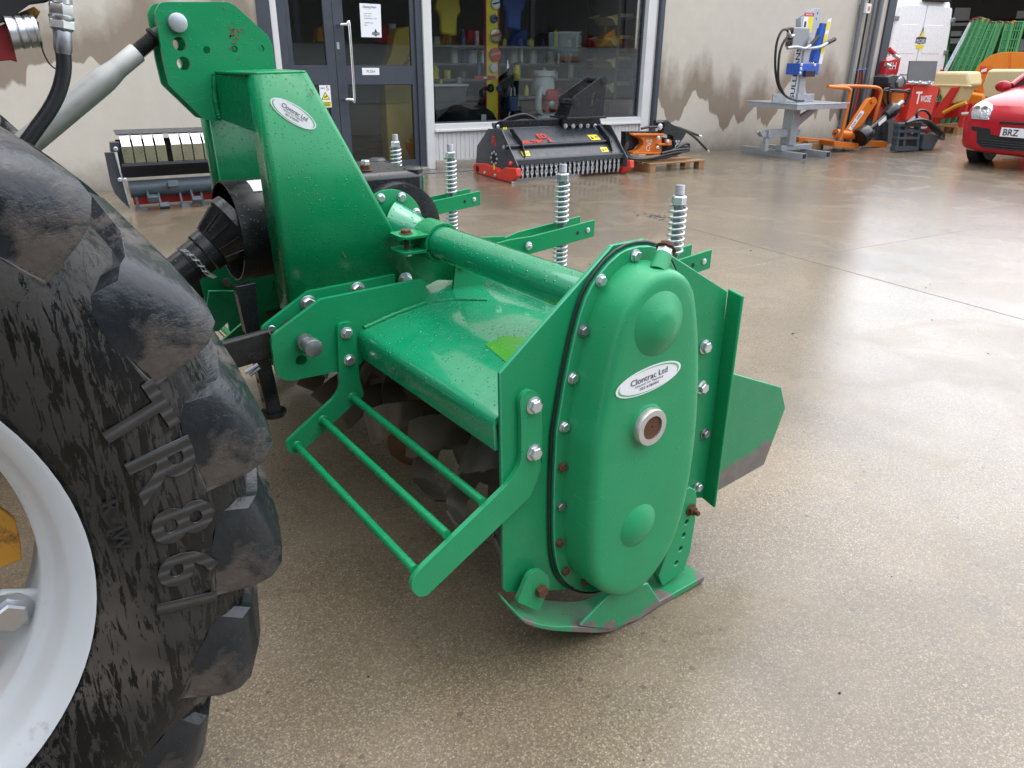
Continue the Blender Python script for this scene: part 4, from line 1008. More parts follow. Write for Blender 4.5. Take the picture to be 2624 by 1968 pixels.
# lower far frame pieces seen below the shaft
plate('stand_brace', [onY(*q, 2.30) for q in ((535, 745), (625, 745), (612, 800), (560, 850), (520, 850))], (0, .010, 0), 'green', T)
plate('stand_brace', [onY(*q, 2.42) for q in ((560, 790), (575, 800), (545, 850), (515, 865), (505, 845))], (0, .010, 0), 'green', T)

# ------------------------------------------------------------------ tractor at the left edge
TR = thing('tractor', 'tractor at the left edge, muddy rear tyre and three point linkage showing', 'tractor', (-.396, YC, 0))
CX, CZ, RT = -.396, .667, .712
def tyre_body(y0, s, par):
    P = [(.055, .405), (.030, .418), (.012, .445), (.002, .49), (.0, .53), (.006, .575), (.022, .618), (.046, .652), (.09, .668), (.19, .674)]
    P = P + [(.38-a, r) for a, r in P[-2::-1]]
    bm = B(); b_lathe(bm, (CX, y0, CZ), (0, s, 0), P, 120, cap=False)
    for v in bm.verts: v.co.z = max(v.co.z, .0)
    return obj('tyre', bm, 'tyre', par, 60)
def lug_mesh(s):
    bm = B(); secs = []
    for y, th, rt, rb, wl, wu, dr_ in ((.013, -2.2, .594, .586, .010, .012, .004), (.009, -1.8, .620, .58, .020, .045, .012), (.010, -1.2, .655, .59, .026, .090, .024), (.019, -.6, .686, .60, .028, .118, .034), (.034, .2, .705, .61, .027, .118, .036), (.058, 1.8, .712, .62, .025, .095, .032), (.12, 6.4, .712, .63, .024, .050, .012), (.205, 12, .712, .635, .022, .026, .0)):
        t = rad(th); q = []
        for sg, r, wd in ((-1, rb, wl+.006), (1, rb, wu+.012), (1, rt-dr_-.006, wu), (.35, rt-dr_*.25, wu), (-1, rt, wl-.005), (-1, rt-.006, wl)):
            a = t + sg*wd/.70; q.append(bm.verts.new((r*math.cos(a), s*y, r*math.sin(a))))
        secs.append(q)
    for a, b in zip(secs, secs[1:]):
        for k in range(6): bm.faces.new((a[k], a[(k+1) % 6], b[(k+1) % 6], b[k]))
    bm.faces.new(secs[0]); bm.faces.new(secs[-1][::-1])
    return mesh(bm, 'lug', 32)
lugs = {1: lug_mesh(1), -1: lug_mesh(-1)}
def wheel(y0, s, ph):
    ty = tyre_body(y0, s, TR)
    for k in range(20):
        for side in (1, -1):
            an = rad(25.6 + ph + 18*k + (9 if side < 0 else 0))
            z = CZ + RT*math.sin(an)
            if z < .03: pass
            yy = y0 if side > 0 else y0 + s*.38
            M = Matrix.Translation((CX, yy, CZ)) @ Matrix.Rotation(-an, 4, 'Y')
            if z < CZ - .62: continue
            link('lug', lugs[side*s], 'tyre_lug', ty, M, .010, 3)
    bm = B(); b_lathe(bm, (CX, y0, CZ), (0, s, 0), [(.062, .402), (.040, .418), (.022, .4255), (.018, .428), (.020, .421), (.034, .408), (.042, .400), (.052, .395), (.075, .388), (.090, .380), (.098, .370), (.105, .368), (.25, .374), (.28, .385), (.33, .40), (.36, .424)], 96, cap=False)
    rim = obj('rim', bm, 'rim_white', TR, 50)
    # dished centre with lobes
    yd = y0 + s*.155; pts = []
    for k in range(64):
        a = 2*math.pi*k/64 + rad(6); r = .300 + .050*max(-1, min(1, 2.2*math.cos(8*(a - rad(-3))))) ; pts.append(V((CX + r*math.cos(a), yd, CZ + r*math.sin(a))))
    ctr = plate('wheel_centre', pts, (0, s*.012, 0), 'yellow_rusty', TR, [circ((CX, yd, CZ), .075, (0, 1, 0), 24)])
    obj('hub', b_lathe(B(), (CX, yd - s*.03, CZ), (0, s, 0), [(0, .06), (.02, .10), (.03, .12), (.10, .12)], 28), 'yellow_rusty', ctr, 40)
    for k in range(8):
        a = rad(-23 + 45*k) ; er = V((math.cos(a), 0, math.sin(a))); et = V((-math.sin(a), 0, math.cos(a)))
        bm = B(); b_box(bm, V((CX, yd - s*.012, CZ)) + er*.350, (.060, .016, .060), (er, V((0, 1, 0)), et)); lug = obj('rim_lug', bm, 'rim_white', rim, 30, .006)
        hexbolt(lug, V((CX, yd - s*.021, CZ)) + er*.338, (0, -s, 0), .024, 'zinc', head=.8)
    return ty
paint('rim_white', (.57, .60, .62), .38, .07, 0, dirt=.5, dirtcol=(.20, .15, .10))
n = NT('yellow_rusty'); f = n.ramp(n.noise(16, 6, .7), [(.50, 0), (.62, 1)]); n.set(col=n.mix(f, (.52, .25, .03), (.10, .045, .02)), rough=n.mix(f, .4, .8))
ty = wheel(1.020, 1, 0); wheel(2*YC-1.020, -1, 7)
# moulded lettering on the sidewall
n = NT('tyre_letter'); wv = n.n('TexWave'); wv.inputs['Scale'].default_value = 75; n.l(n.co(rot=(0, rad(75), 0)), wv.inputs['Vector']); n.set(col=n.mix(n.noise(30, 5), (.012, .013, .014), (.045, .044, .042)), rough=.4, nrm=n.bump(wv.outputs['Fac'], .8, .003))
c3b = crop(0, 1100, .5232)
for ch, (x, y), hh in (('T', (520, 40), .105), ('R', (715, 250), .105), ('8', (815, 482), .105), ('6', (845, 697), .105), ('1', (838, 868), .105)):
    p = onY(*c3b([(x, y)])[0], 1.018); a = math.atan2(p.z-CZ, p.x-CX); r = .548; er = V((math.cos(a), 0, math.sin(a)))
    M = frame(V((CX, 1.0212, CZ)) + er*r, V((0, -1, 0)) + er*.10, (math.sin(a), 0, -math.cos(a)))
    text('sidewall_letter', ch, M, None, hh*.84, 'tyre_letter', ty, depth=.003, bold=.022)
for ch, (x, y) in (('R', (545, 390)), ('-', (560, 450)), ('1', (570, 495)), ('W', (595, 550))):
    p = onY(*c3b([(x, y)])[0], 1.018); a = math.atan2(p.z-CZ, p.x-CX); r = math.hypot(p.z-CZ, p.x-CX); er = V((math.cos(a), 0, math.sin(a)))
    M = frame(V((CX, 1.0225, CZ)) + er*r, (0, -1, 0), (math.sin(a), 0, -math.cos(a)))
    text('sidewall_letter', ch, M, None, .022 if ch != '-' else .005, 'rubber', ty, depth=.003, bold=.02)
# top link
p1 = V((pc_.x, 2.074, pc_.z)); p0 = onY(115, 330, 2.074); d_ = (p1-p0).normalized(); p00 = p0 - d_*.35
def along(px, py): q = onY(px, py, 2.074); return p1 - d_*((p1-q).dot(d_))
eA, eB = along(350, 131), along(352, 100); eC = along(385, 85)
bm = B(); L0 = (eA-p00).length
b_lathe(bm, p00, d_, [(0, .0285), (L0-.115, .0285), (L0-.10, .0280), (L0-.068, .0235), (L0-.060, .0225), (L0-.002, .0225), (L0, .021)], 32)
tl = obj('top_link', bm, 'alu', TR, 50)
Ls = (p1-eA).length; pr_ = [(0, .0155)]
t = 0
while t < Ls-.060: pr_ += [(t+.0012, .0155), (t+.0024, .0182), (t+.0036, .0155)]; t += .0040
pr_ += [(t+.002, .016), (t+.003, .024), (t+.008, .025), (t+.011, .019), (t+.02, .017), (Ls-.03, .016)]
obj('top_link_thread', b_lathe(B(), eA, d_, pr_, 28), 'cast', tl, 30)
obj('top_link_ball', b_lathe(B(), p1 + V((0, -.027, 0)), (0, 1, 0), [(0, .016), (0, .030), (.006, .036), (.048, .036), (.054, .030), (.054, .016)], 28, cap=False), 'steel_worn', tl, 50)
# lower links with ball ends
for s, y in ((1, 1.752), (-1, 2*YC-1.752)):
    p = V((pp_.x, y, pp_.z)); q = V((pp_.x-.75, y + s*.10, pp_.z-.10)); dl = (q-p).normalized()
    bm = B(); e1 = dl; e3 = V((0, 0, 1)) - e1*e1.z; e3.normalize(); e2 = e3.cross(e1)
    b_box(bm, p + dl*.40, (.70, .022, .075), (e1, e2, e3)); lk = obj('lower_link', bm, 'cast', TR, 30, .006)
    obj('ball_end', b_lathe(B(), p + V((0, -.024, 0)), (0, 1, 0), [(0, .016), (0, .034), (.006, .043), (.042, .043), (.048, .034), (.048, .016)], 28, cap=False), 'cast', lk, 50)
    if s > 0:
        z0 = onY(698, 845, y-.015)
        bm = B(); b_tube(bm, smooth_path([z0 + V(k) for k in ((.004, 0, -.022), (-.004, 0, -.012), (-.010, 0, 0), (-.004, 0, .010), (.006, 0, .006), (.008, 0, -.004), (0, 0, -.016))], 4), .0018, 6); obj('spring_clip', bm, 'zinc', lk, 40)
        text('cast_lettering', 'KENNA', frame(onY(668, 905, y-.0125), (0, -1, 0), (.97, 0, .15)), .06, .014, 'cast', lk, depth=.002)
        bm = B(); b_tube(bm, [onY(*k, y-.02) for k in ((628, 955), (660, 935), (665, 942), (640, 962))], .005, 8); obj('check_chain_end', bm, 'zinc_dark', lk, 40)
# remote couplings and hose
paint('red_muddy', (.22, .012, .012), .45, .3, .2, dirt=.9, dirtcol=(.03, .02, .018))
cT = crop(0, 0, .2411); YH = 1.76
hp = [onY(*q, YH) for q in cT([(672, 550), (680, 700), (660, 850), (610, 1010), (520, 1180), (400, 1350), (250, 1560)])]
hose = obj('hydraulic_hose', b_tube(B(), smooth_path(hp, 8), .0135, 20), 'rubber_hose', TR, 50)
a, b = onY(*cT([(640, -60)])[0], YH), hp[0]; dd = (b-a).normalized(); LL = (b-a).length
def at_(y): return (onY(*cT([(655, y)])[0], YH)-a).dot(dd)
obj('hose_ferrule', b_lathe(B(), a, dd, [(at_(320), .0150), (at_(330), .0160), (at_(520), .0160), (at_(545), .0145), (LL+.004, .0140)], 28), 'zinc_dark', hose, 40)
obj('hose_nut', b_lathe(B(), a, dd, [(at_(215), .0205), (at_(225), .0225), (at_(300), .0225), (at_(325), .0190)], 6), 'zinc', hose, 30)
obj('hose_collar', b_lathe(B(), a, dd, [(at_(165), .0195), (at_(170), .0215), (at_(195), .0215), (at_(215), .0195)], 28), 'zinc', hose, 40)
obj('hose_nut', b_lathe(B(), a, dd, [(at_(40), .0195), (at_(50), .0215), (at_(150), .0215), (at_(165), .0200)], 6), 'zinc', hose, 30)
obj('hose_tail', b_lathe(B(), a, dd, [(-.06, .0195), (at_(40), .0195)], 20), 'zinc', hose, 40)
a, b = onY(*cT([(90, 350)])[0], YH+.03), onY(*cT([(400, 330)])[0], YH+.03); dd = (b-a).normalized(); LL = (b-a).length
obj('coupler', b_lathe(B(), a, dd, [(0, .030), (LL*.25, .0285), (LL*.30, .0265), (LL*.36, .0295), (LL*.55, .0285), (LL*.58, .026), (LL*.62, .026), (LL*.66, .0285), (LL*.82, .0285), (LL*.84, .0265), (LL*.86, .0265), (LL*.88, .0285), (LL, .0285), (LL, .018), (LL*.8, .016)], 32), 'zinc', TR, 30)
plate('coupler_bracket', [onY(*q, YH+.03) for q in cT([(-60, 300), (105, 230), (140, 470), (185, 662), (120, 640), (-60, 655)])], (0, .012, 0), 'red_muddy', TR)
plate('valve_bracket', [onY(*q, YH+.06) for q in cT([(150, 160), (360, 70), (435, 120), (385, 210), (330, 185), (160, 200)])], (0, .02, 0), 'yellow_rusty', TR)
plate('valve_block', [onY(*q, YH+.02) for q in cT([(-80, -80), (560, -80), (520, 15), (330, 40), (150, 170), (90, 220), (-80, 270)])], (0, .06, 0), 'dark', TR)
bm = B(); b_tube(bm, smooth_path([onY(*q, YH+.01) for q in cT([(400, 230), (425, 400), (455, 540), (520, 670), (600, 740)])], 6), .0014, 6); obj('dust_cap_cord', bm, 'rubber', TR, 40)
# body that stays out of the frame but shades and is mirrored
bm = B(); b_box2(bm, (-2.6, 1.80, .45), (-.22, 2.34, 1.05)); obj('transmission', bm, 'dark', TR, 30, .03)
obj('axle', b_lathe(B(), (CX, 1.22, CZ), (0, 1, 0), [(0, .12), (.4, .10), (1.3, .10), (1.7, .12)], 24), 'dark', TR, 40)
bm = B(); b_box2(bm, (-1.7, 1.48, 1.52), (-.28, 2.66, 2.62)); obj('cab', bm, 'dark', TR, 30, .06)
for y0, y1 in ((1.05, 1.47), (2.67, 3.09)):
    bm = B(); pts = [V((CX + .80*math.cos(t), y0, CZ + .80*math.sin(t))) for t in [rad(58 + 10*k) for k in range(11)]]
    pts += [V((CX + .815*math.cos(t), y0, CZ + .815*math.sin(t))) for t in [rad(158 - 10*k) for k in range(11)]]
    b_plate(bm, pts, (0, y1-y0, 0)); obj('fender', bm, 'yellow', TR, 40)
bm = B(); b_box2(bm, (-4.0, 1.72, .75), (-1.75, 2.42, 1.55)); obj('bonnet', bm, 'yellow', TR, 30, .08)
for y in (1.22, 2.62): obj('front_wheel', b_lathe(B(), (-3.5, y, .45), (0, 1, 0), [(0, .2), (0, .42), (.04, .45), (.26, .45), (.3, .42), (.3, .2)], 40), 'tyre', TR, 40)

# ------------------------------------------------------------------ drive shaft between tractor and tiller
PS = thing('drive_shaft', 'black guarded drive shaft with a safety chain, running into the tiller shield', 'drive shaft', (.45, 2.05, 0))
q0 = onY(596, 590, 2.05); q2 = onY(470, 690, 2.05); ds_ = (q2-q0).normalized()
def sft(t): return q0 + ds_*t
Lq = (q2-q0).length
bm = B(); b_lathe(bm, sft(-.03), ds_, [(0, .070), (.0, .088), (.025, .090), (.030, .086), (.034, .080), (.095, .056), (.100, .052)], 36)
cone = obj('guard_cone', bm, 'black_plastic', PS, 40)
u_, v_, _ = basis(ds_)
for k in range(12):
    a = 2*math.pi*k/12; e = u_*math.cos(a) + v_*math.sin(a)
    bm = B(); b_tube(bm, [sft(.004) + e*.080, sft(.065) + e*.0555], .004, 6); obj('guard_rib', bm, 'black_plastic', cone, 40)
obj('guard_collar', b_lathe(B(), sft(.066), ds_, [(0, .050), (.004, .056), (.03, .056), (.034, .052)], 32), 'black_plastic', PS, 40)
obj('guard_tube', b_lathe(B(), sft(.095), ds_, [(0, .050), (.045, .050), (.046, .046), (.60, .046)], 32), 'black_plastic', PS, 40)
obj('joint', b_lathe(B(), sft(-.14), ds_, [(0, .035), (.14, .04)], 20), 'cast', PS, 40)
def link_mesh(a, b, r, name='chain_link'):
    bm = B(); P = []
    for k in range(16):
        t = 2*math.pi*k/16; c_ = math.cos(t); P.append(V(((a if c_ > 0 else -a) + b*c_, b*math.sin(t), 0)))
    b_tube(bm, P, r, 6, closed=True); return mesh(bm, name, 60)
lm = link_mesh(.0048, .0042, .0012)
cp = smooth_path([onY(*q, 1.995) for q in c5([(232, 768), (300, 820), (365, 890), (415, 950), (462, 975)])], 3); n_ = 13
for k in range(n_):
    f_ = k/(n_-1)*(len(cp)-1); i = min(int(f_), len(cp)-2); p = cp[i].lerp(cp[i+1], f_-i); dd = (cp[i+1]-cp[i]).normalized()
    link('chain_link', lm, 'zinc', PS, frame(p, V((0, -1, 0)) if k % 2 else V((.2, -.2, 1)), dd))

# ------------------------------------------------------------------ unseen trailer shape added behind the camera to shade the tiller's near side
plain('blocker_green', (.015, .035, .024), .5, 0, .2, 3)
LT = thing('shade_blocker', 'dark green trailer shape added unseen behind the camera to block sky light', 'trailer', (-1.2, -2.8, 0))
bm = B(); b_box2(bm, (-5.5, -3.9, .75), (.4, -1.75, 3.05)); obj('box', bm, 'blocker_green', LT, 30, .05)
bm = B(); b_box2(bm, (-5.6, -3.6, .55), (1.3, -2.05, .748)); obj('chassis', bm, 'dark', LT, 30, .01)
for x in (-3.5, -2.4):
    for y in (-3.85, -2.05): obj('wheel', b_lathe(B(), (x, y, .42), (0, 1, 0), [(0, .2), (0, .40), (.03, .42), (.22, .42), (.25, .40), (.25, .2)], 32), 'rubber', LT, 40)
for k in range(9):
    bm = B(); b_box2(bm, (-5.4+.7*k, -1.749, .8), (-5.34+.7*k, -1.71, 3.0)); obj('rib', bm, 'blocker_green', LT, 30, .005)
bm = B(); b_box2(bm, (-5.4, -1.748, 2.3), (.35, -1.735, 2.5)); obj('vent', bm, 'dark', LT, 30)

# ------------------------------------------------------------------ machines along the shop front
cw = crop(1100, 0, .27125); cb = crop(1150, 150, .31646); cG = crop(1600, 200, .31646); c7 = crop(1850, 0, .26517); c8 = crop(2200, 0, .26517)
def PL(c, pts, y): return [L(*q, y) for q in c(pts)]
def PU(c, pts, u): return [LU(*q, u) for q in c(pts)]
def G0(c, x, y): return LZ(*c([(x, y)])[0])
def fbolt(par, p, n=(0, -1, 0), r=.02, mat='zinc', name='bolt', **k):
    return hexbolt(par, FM @ V(p), FM.to_3x3() @ V(n), r, mat, name, **k)
# flail mower --------------------------------------------------------
fm = thing('flail_mower', 'dark grey flail mower head with red skids and a chain curtain below the shop window', 'mower', W(1.25, -1.1))
ua, ub = .50, 2.03
ep = PU(cw, [(450, 1380), (558, 1216), (682, 1222), (835, 1565), (835, 1650), (690, 1625), (440, 1545)], ua)
fplate('end_plate', ep, (.012, 0, 0), 'grey_paint', fm); fplate('end_plate', [p + V((ub-ua-.012, 0, 0)) for p in ep], (.012, 0, 0), 'grey_paint', fm)
sec = [(-.86, .60), (-.90, .60), (-.93, .535), (-1.20, .405), (-1.36, .262), (-1.385, .245), (-1.385, .195), (-1.36, .19), (-1.34, .245), (-1.19, .385), (-.92, .515), (-.86, .56)]
hoodm = fplate('hood', [V((ua+.013, y, z)) for y, z in sec], (ub-ua-.026, 0, 0), 'grey_paint', fm, (), .004)
fplate('beam', [V((ua+.02, -.945, .60)), V((ua+.02, -.925, .535)), V((ub-.02, -.925, .535)), V((ub-.06, -.945, .62)), V((ua+.08, -.945, .62))], (0, .014, 0), 'black_paint', fm)
for k in range(8): fobj('beam_hole', b_lathe(B(), (ua+.25+.11*k, -.9445, .583), (0, -1, 0), [(0, .010), (.0015, .010)], 12), 'dark', fm, None)
yr, zr_ = -1.258, .372
ftube('roller_rod', [(ua-.03, yr, zr_), (ub-.10, yr, zr_)], .022, 'black_paint', fm, 16)
for uu in (ua+.16, ub-.16): fplate('rod_bracket', [V((uu, -1.0, .53)), V((uu, -1.08, .545)), V((uu, -1.30, .42)), V((uu, -1.38, .27)), V((uu, -1.30, .27)), V((uu, -1.19, .385))], (.012, 0, 0), 'black_paint', fm)
bm = B(); b_box2(bm, (ua+.005, -1.415, .185), (ub-.005, -1.39, .245)); fobj('front_lip', bm, 'grey_paint', fm, 30, .006)
so_sk = PU(cb, [(193, 880), (205, 848), (285, 850), (385, 888), (402, 918), (455, 882), (545, 890), (550, 955), (500, 1003), (405, 1010), (205, 945)], ua-.05)
so_sk = [V((p.x, p.y, max(p.z, .004))) for p in so_sk]
for du in (0, ub-ua+.04):
    s_ = fplate('skid', [p + V((du, 0, 0)) for p in so_sk], (.06, 0, 0), 'red_bright', fm, (), .008)
    if du == 0:
        for x, y in ((290, 925), (375, 945)): fbolt(s_, LU(*cb([(x, y)])[0], ua-.051), (-1, 0, 0), .016)
        q = LU(*cb([(232, 893)])[0], ua-.0505); fobj('skid_hole', b_lathe(B(), q, (-1, 0, 0), [(0, .04), (.002, .04)], 20), 'dark', s_, None)
fobj('hub_cover', b_lathe(B(), LU(*cb([(367, 808)])[0], ua-.001), (-1, 0, 0), [(0, .05), (.006, .05)], 24), 'dark', fm, 40)
c_ = LU(*cb([(367, 808)])[0], ua-.002)
for k in range(8): fbolt(fm, c_ + V((0, .068*math.cos(k*.785), .068*math.sin(k*.785))), (-1, 0, 0), .013)
fbolt(fm, LU(*cb([(445, 722)])[0], ua-.03), (-1, 0, 0), .025, 'zinc_dark'); fobj('red_cap', b_lathe(B(), LU(*cb([(507, 850)])[0], ua-.001), (-1, 0, 0), [(0, .026), (.02, .026), (.03, .018)], 18), 'red_bright', fm, 40)
fbox('inner_curtain', (ua+.02, -1.33, .03), (ub-.02, -1.32, .24), 'dark', fm)
# chain curtain
bm = B()
for k in range(4):
    P = [V((.0135*math.cos(t) if k % 2 == 0 else .004*math.cos(t), .004*math.cos(t) if k % 2 == 0 else .0105*math.cos(t), -.02 - .036*k + (.014 if math.sin(t) > 0 else -.014) + .011*math.sin(t))) for t in [2*math.pi*j/12 for j in range(12)]]
    b_tube(bm, P, .0046, 5, closed=True)
chm = mesh(bm, 'curtain_chain', 60)
for k in range(46):
    u = ua + .045 + k*(ub-ua-.09)/45
    link('curtain_chain', chm, 'chain_silver', fm, FM @ Matrix.Translation((u, -1.388 + (.02 if k % 2 else -.012), .188)) @ Matrix.Rotation(R_.uniform(-.5, .5), 4, 'Z') @ Matrix.Rotation(R_.uniform(-.06, .06), 4, 'Y'))
# stencils, stickers
nu = V((0, -.53, .85)).normalized()
def hoodp(px, py): 
    n = FM.to_3x3() @ V((0, -.434, .90)); return FMi @ onP(px, py, FM @ V((1, -1.065, .4715)), n)
nh = (0, -.434, .90)
ftext('stencil', 'AIL-TEC', hoodp(*cb([(680, 684)])[0]) + V((0, -.006, .012)), .30, .085, 'red_bright', hoodm, nh, bold=.03); ftext('stencil', 'A', hoodp(*cb([(815, 665)])[0]) + V((0, -.006, .012)), .05, .10, 'red_bright', hoodm, nh, bold=.03)
ftext('stencil', 'ED', hoodp(*cb([(750, 635)])[0]) + V((0, -.006, .012)), .12, .09, 'red_bright', hoodm, nh, bold=.03)
ftext('stencil', 'ED', LU(*cb([(362, 645)])[0], ua-.002), .085, .055, 'red_bright', fm, (-1, 0, 0), (0, -1, 0), bold=.03); ftext('stencil', 'FTA', LU(*cb([(368, 690)])[0], ua-.002), .11, .05, 'red_bright', fm, (-1, 0, 0), (0, -1, 0), bold=.03)
def warn(c, x, y, w_, h_, n, par, fn):
    p = fn(*c([(x, y)])[0]) + V(n)*.003
    s_ = frect('warning_sticker', p, w_, h_, 'sticker_yellow', par, n)
    ux = V((1, 0, 0)); uy = V(n).cross(ux)
    fobj('pictogram', b_plate(B(), [p + V(n)*.0016 + ux*(a*w_) + uy*(b*h_) for a, b in ((-.42, -.32), (-.08, -.32), (-.25, .34))], V(n)*.0005), 'ink', s_, None)
    fobj('pictogram', b_plate(B(), [p + V(n)*.0016 + ux*(a*w_) + uy*(b*h_) for a, b in ((.04, -.15), (.2, .0), (.42, -.1), (.42, .1), (.2, .16), (.08, .1))], V(n)*.0005), 'ink', s_, None)
warn(cb, 1175, 640, .135, .115, nh, hoodm, hoodp)
n2 = V((0, -.143, .16)).normalized()
def hood2(px, py): return FMi @ onP(px, py, FM @ V((1, -1.28, .3335)), FM.to_3x3() @ V((0, -.666, .746)))
n2 = (0, -.666, .746)
warn(cb, 622, 770, .10, .07, n2, hoodm, hood2); warn(cb, 1260, 738, .10, .07, n2, hoodm, hood2)
for x, y in ((455, 577), (1268, 545)):
    p = L(*cb([(x, y)])[0], -.948); s_ = frect('number_sticker', p, .05, .055, 'sticker_yellow', fm); ftext('number', '5', p + V((0, -.002, 0)), None, .03, 'ink', s_)
frect('number_sticker', LU(*cb([(368, 882)])[0], ua-.054), .035, .055, 'sticker_yellow', fm, (-1, 0, 0), (0, -1, 0))
# headstock
hp_ = PL(cw, [(1310, 1108), (1372, 955), (1352, 930), (1380, 905), (1612, 735), (1650, 728), (1675, 748), (1642, 1108)], -1.10)
hole = [rnd_poly(PL(cw, [(1500, 995), (1512, 920), (1560, 868), (1585, 875), (1555, 990)], -1.10), .01)]
hs_ = fplate('headstock_plate', hp_, (0, .02, 0), 'black_paint', fm, hole)
bk = [p + V((0, .28, 0)) for p in hp_]; fplate('headstock_plate', bk, (0, .02, 0), 'black_paint', fm, [[p + V((0, .28, 0)) for p in hole[0]]])
xs_ = [p.x for p in hp_]; zb_ = hp_[0].z
fbox('headstock_base', (min(xs_)-.03, -1.13, zb_-.025), (max(xs_)+.01, -.74, zb_), 'black_paint', fm, .004)
for x, y in ((1382, 965), (1648, 765)):
    c_ = L(*cw([(x, y)])[0], -1.10); ftube('headstock_pin', [(c_.x, -1.115, c_.z), (c_.x, -.79, c_.z)], .035, 'black_paint', fm, 18)
    fobj('pin_collar', b_lathe(B(), (c_.x, -1.1, c_.z), (0, -1, 0), [(0, .052), (.008, .052)], 24), 'cast', fm, 40)
fbox('mount_block', (L(*cw([(1255, 1180)])[0], -.97).x, -.985, .535), (L(*cw([(1592, 1180)])[0], -.97).x, -.946, zb_-.026), 'black_paint', fm, .004)
for x in (1288, 1360, 1430, 1497, 1566): fbolt(fm, L(*cw([(x, 1192)])[0], -.986), r=.022)
for x, y in ((648, 1195), (1632, 1172)): fbolt(fm, L(*cw([(x, y)])[0], -.947), r=.016)
for k in range(3): ftube('hose', PL(cw, [(690, 1150), (760, 1110+12*k), (900, 1080+14*k), (1010, 1130), (1060, 1150)], -.80+.05*k), .016, 'rubber_hose', fm, 10, 6)
fobj('ground_nut', b_lathe(B(), G0(cb, 525, 1012) + V((0, 0, .003)), (0, 0, 1), [(0, .025), (.02, .025)], 6), 'zinc', fm, 30)

# pallet and orange grapple -----------------------------------------------
a, b = G0(cG, 205, 765), G0(cG, 600, 728)
pu0, pu1, py0, py1 = a.x-.55+.55, b.x+.05, a.y, a.y+.62
pl = thing('pallet', 'small wooden pallet beside the flail mower, under the grapple', 'pallet', W((pu0+pu1)/2, (py0+py1)/2))
PH = .105
for y0 in (py0, py0+.26, py1-.10): fbox('stringer', (pu0, y0, 0), (pu0+.09, y0+.1, PH-.018), 'wood', pl, .003); fbox('stringer', (pu1-.09, y0, 0), (pu1, y0+.1, PH-.018), 'wood', pl, .003); fbox('board', (pu0-.01, y0-.005, PH-.017), (pu1+.01, y0+.135, PH), 'wood', pl, .003)
fbox('side_board', (pu0-.012, py0+.01, .0), (pu0-.0005, py1-.01, PH-.02), 'wood', pl, .003)
gr = thing('log_grapple', 'orange and black log grapple with coiled hoses lying on the pallet', 'grapple', W((pu0+pu1)/2, (py0+py1)/2, PH))
yg = (py0+py1)/2 - .10
og = PL(cG, [(78, 450), (318, 450), (318, 466), (302, 470), (302, 600), (312, 605), (312, 620), (68, 612), (68, 600), (120, 580), (155, 540), (155, 515), (135, 490), (78, 464)], yg)
zmn = min(p.z for p in og); dzg = PH + .05 - zmn
gb_ = fplate('jaw', [p + V((0, 0, 0)) for p in og], (0, .10, 0), 'orange', gr, (), .006)
for (y0_, y1_) in ((452, 466), (604, 618)):
    q = PL(cG, [(74, y0_), (320, y0_), (316, y1_), (70, y1_)], yg-.05); fplate('jaw_rim', q, (0, .049, 0), 'orange', gr, (), .004)
fplate('jaw', PL(cG, [(12, 435), (340, 432), (345, 448), (140, 450), (150, 500), (90, 560), (30, 640), (10, 560)], yg+.12), (0, .10, 0), 'black_paint', gr)
fplate('rotator_arm', PL(cG, [(318, 440), (330, 360), (355, 345), (378, 370), (500, 430), (500, 450), (430, 560), (400, 560), (395, 470)], yg+.02), (0, .12, 0), 'black_paint', gr)
fplate('link_plate', PL(cG, [(275, 530), (350, 530), (350, 502), (368, 500), (384, 508), (384, 545), (275, 545)], yg-.04), (0, .06, 0), 'orange', gr, (), .004)
fplate('cylinder_block', PL(cG, [(318, 480), (400, 500), (440, 600), (318, 618)], yg+.03), (0, .10, 0), 'black_paint', gr)
for x, y in ((350, 515), (288, 395), (275, 485), (268, 565)): fbolt(gr, L(*cG([(x, y)])[0], yg-.05), r=.020 if y > 450 else .03)
ftube('pivot', PL(cG, [(245, 362), (360, 362)], yg+.10), .035, 'black_paint', gr, 14)
for k, (oy, r) in enumerate(((0, .017), (.05, .017), (-.03, .015))):
    ftube('hose', PL(cG, [(30, 520+12*k), (5, 580+14*k), (60, 640+6*k), (200, 655-2*k), (400, 625-10*k), (515, 560+15*k), (500, 530+22*k), (380, 590), (300, 610)], yg-.13+oy), r, 'rubber_hose', gr, 12, 7)
for pts in ([(140, 410), (200, 398), (400, 395), (500, 425), (600, 465)], [(400, 400), (480, 420), (570, 480), (620, 530), (668, 580)]):
    P_ = PL(cG, pts, yg+.05); hs2 = ftube('hose', P_, .016, 'rubber_hose', gr, 12, 7); d_ = (P_[-1]-P_[-2]).normalized()
    ftube('hose_end', [P_[-1], P_[-1] + d_*.05], .014, 'zinc', hs2, 10)
def koala(x, y, s, yy, par):
    c_ = L(*cG([(x, y)])[0], yy); bm = B()
    def ring(cx, cz, r, a0, a1): b_tube(bm, [c_ + V((s*(cx + r*math.cos(rad(a_))), 0, s*(cz + r*math.sin(rad(a_))))) for a_ in range(a0, a1+1, 20)], s*.045, 5)
    ring(0, .4, .38, 200, 520); ring(-.38, .72, .18, 40, 300); ring(.38, .72, .18, -120, 140); ring(0, .30, .10, 0, 360); ring(-.05, -.45, .45, 90, 330); ring(.25, -.42, .12, 60, 240)
    fobj('white_emblem', bm, 'sticker', par, 40)
koala(198, 545, .075, yg-.003, gr); koala(428, 540, .06, yg+.017, gr)

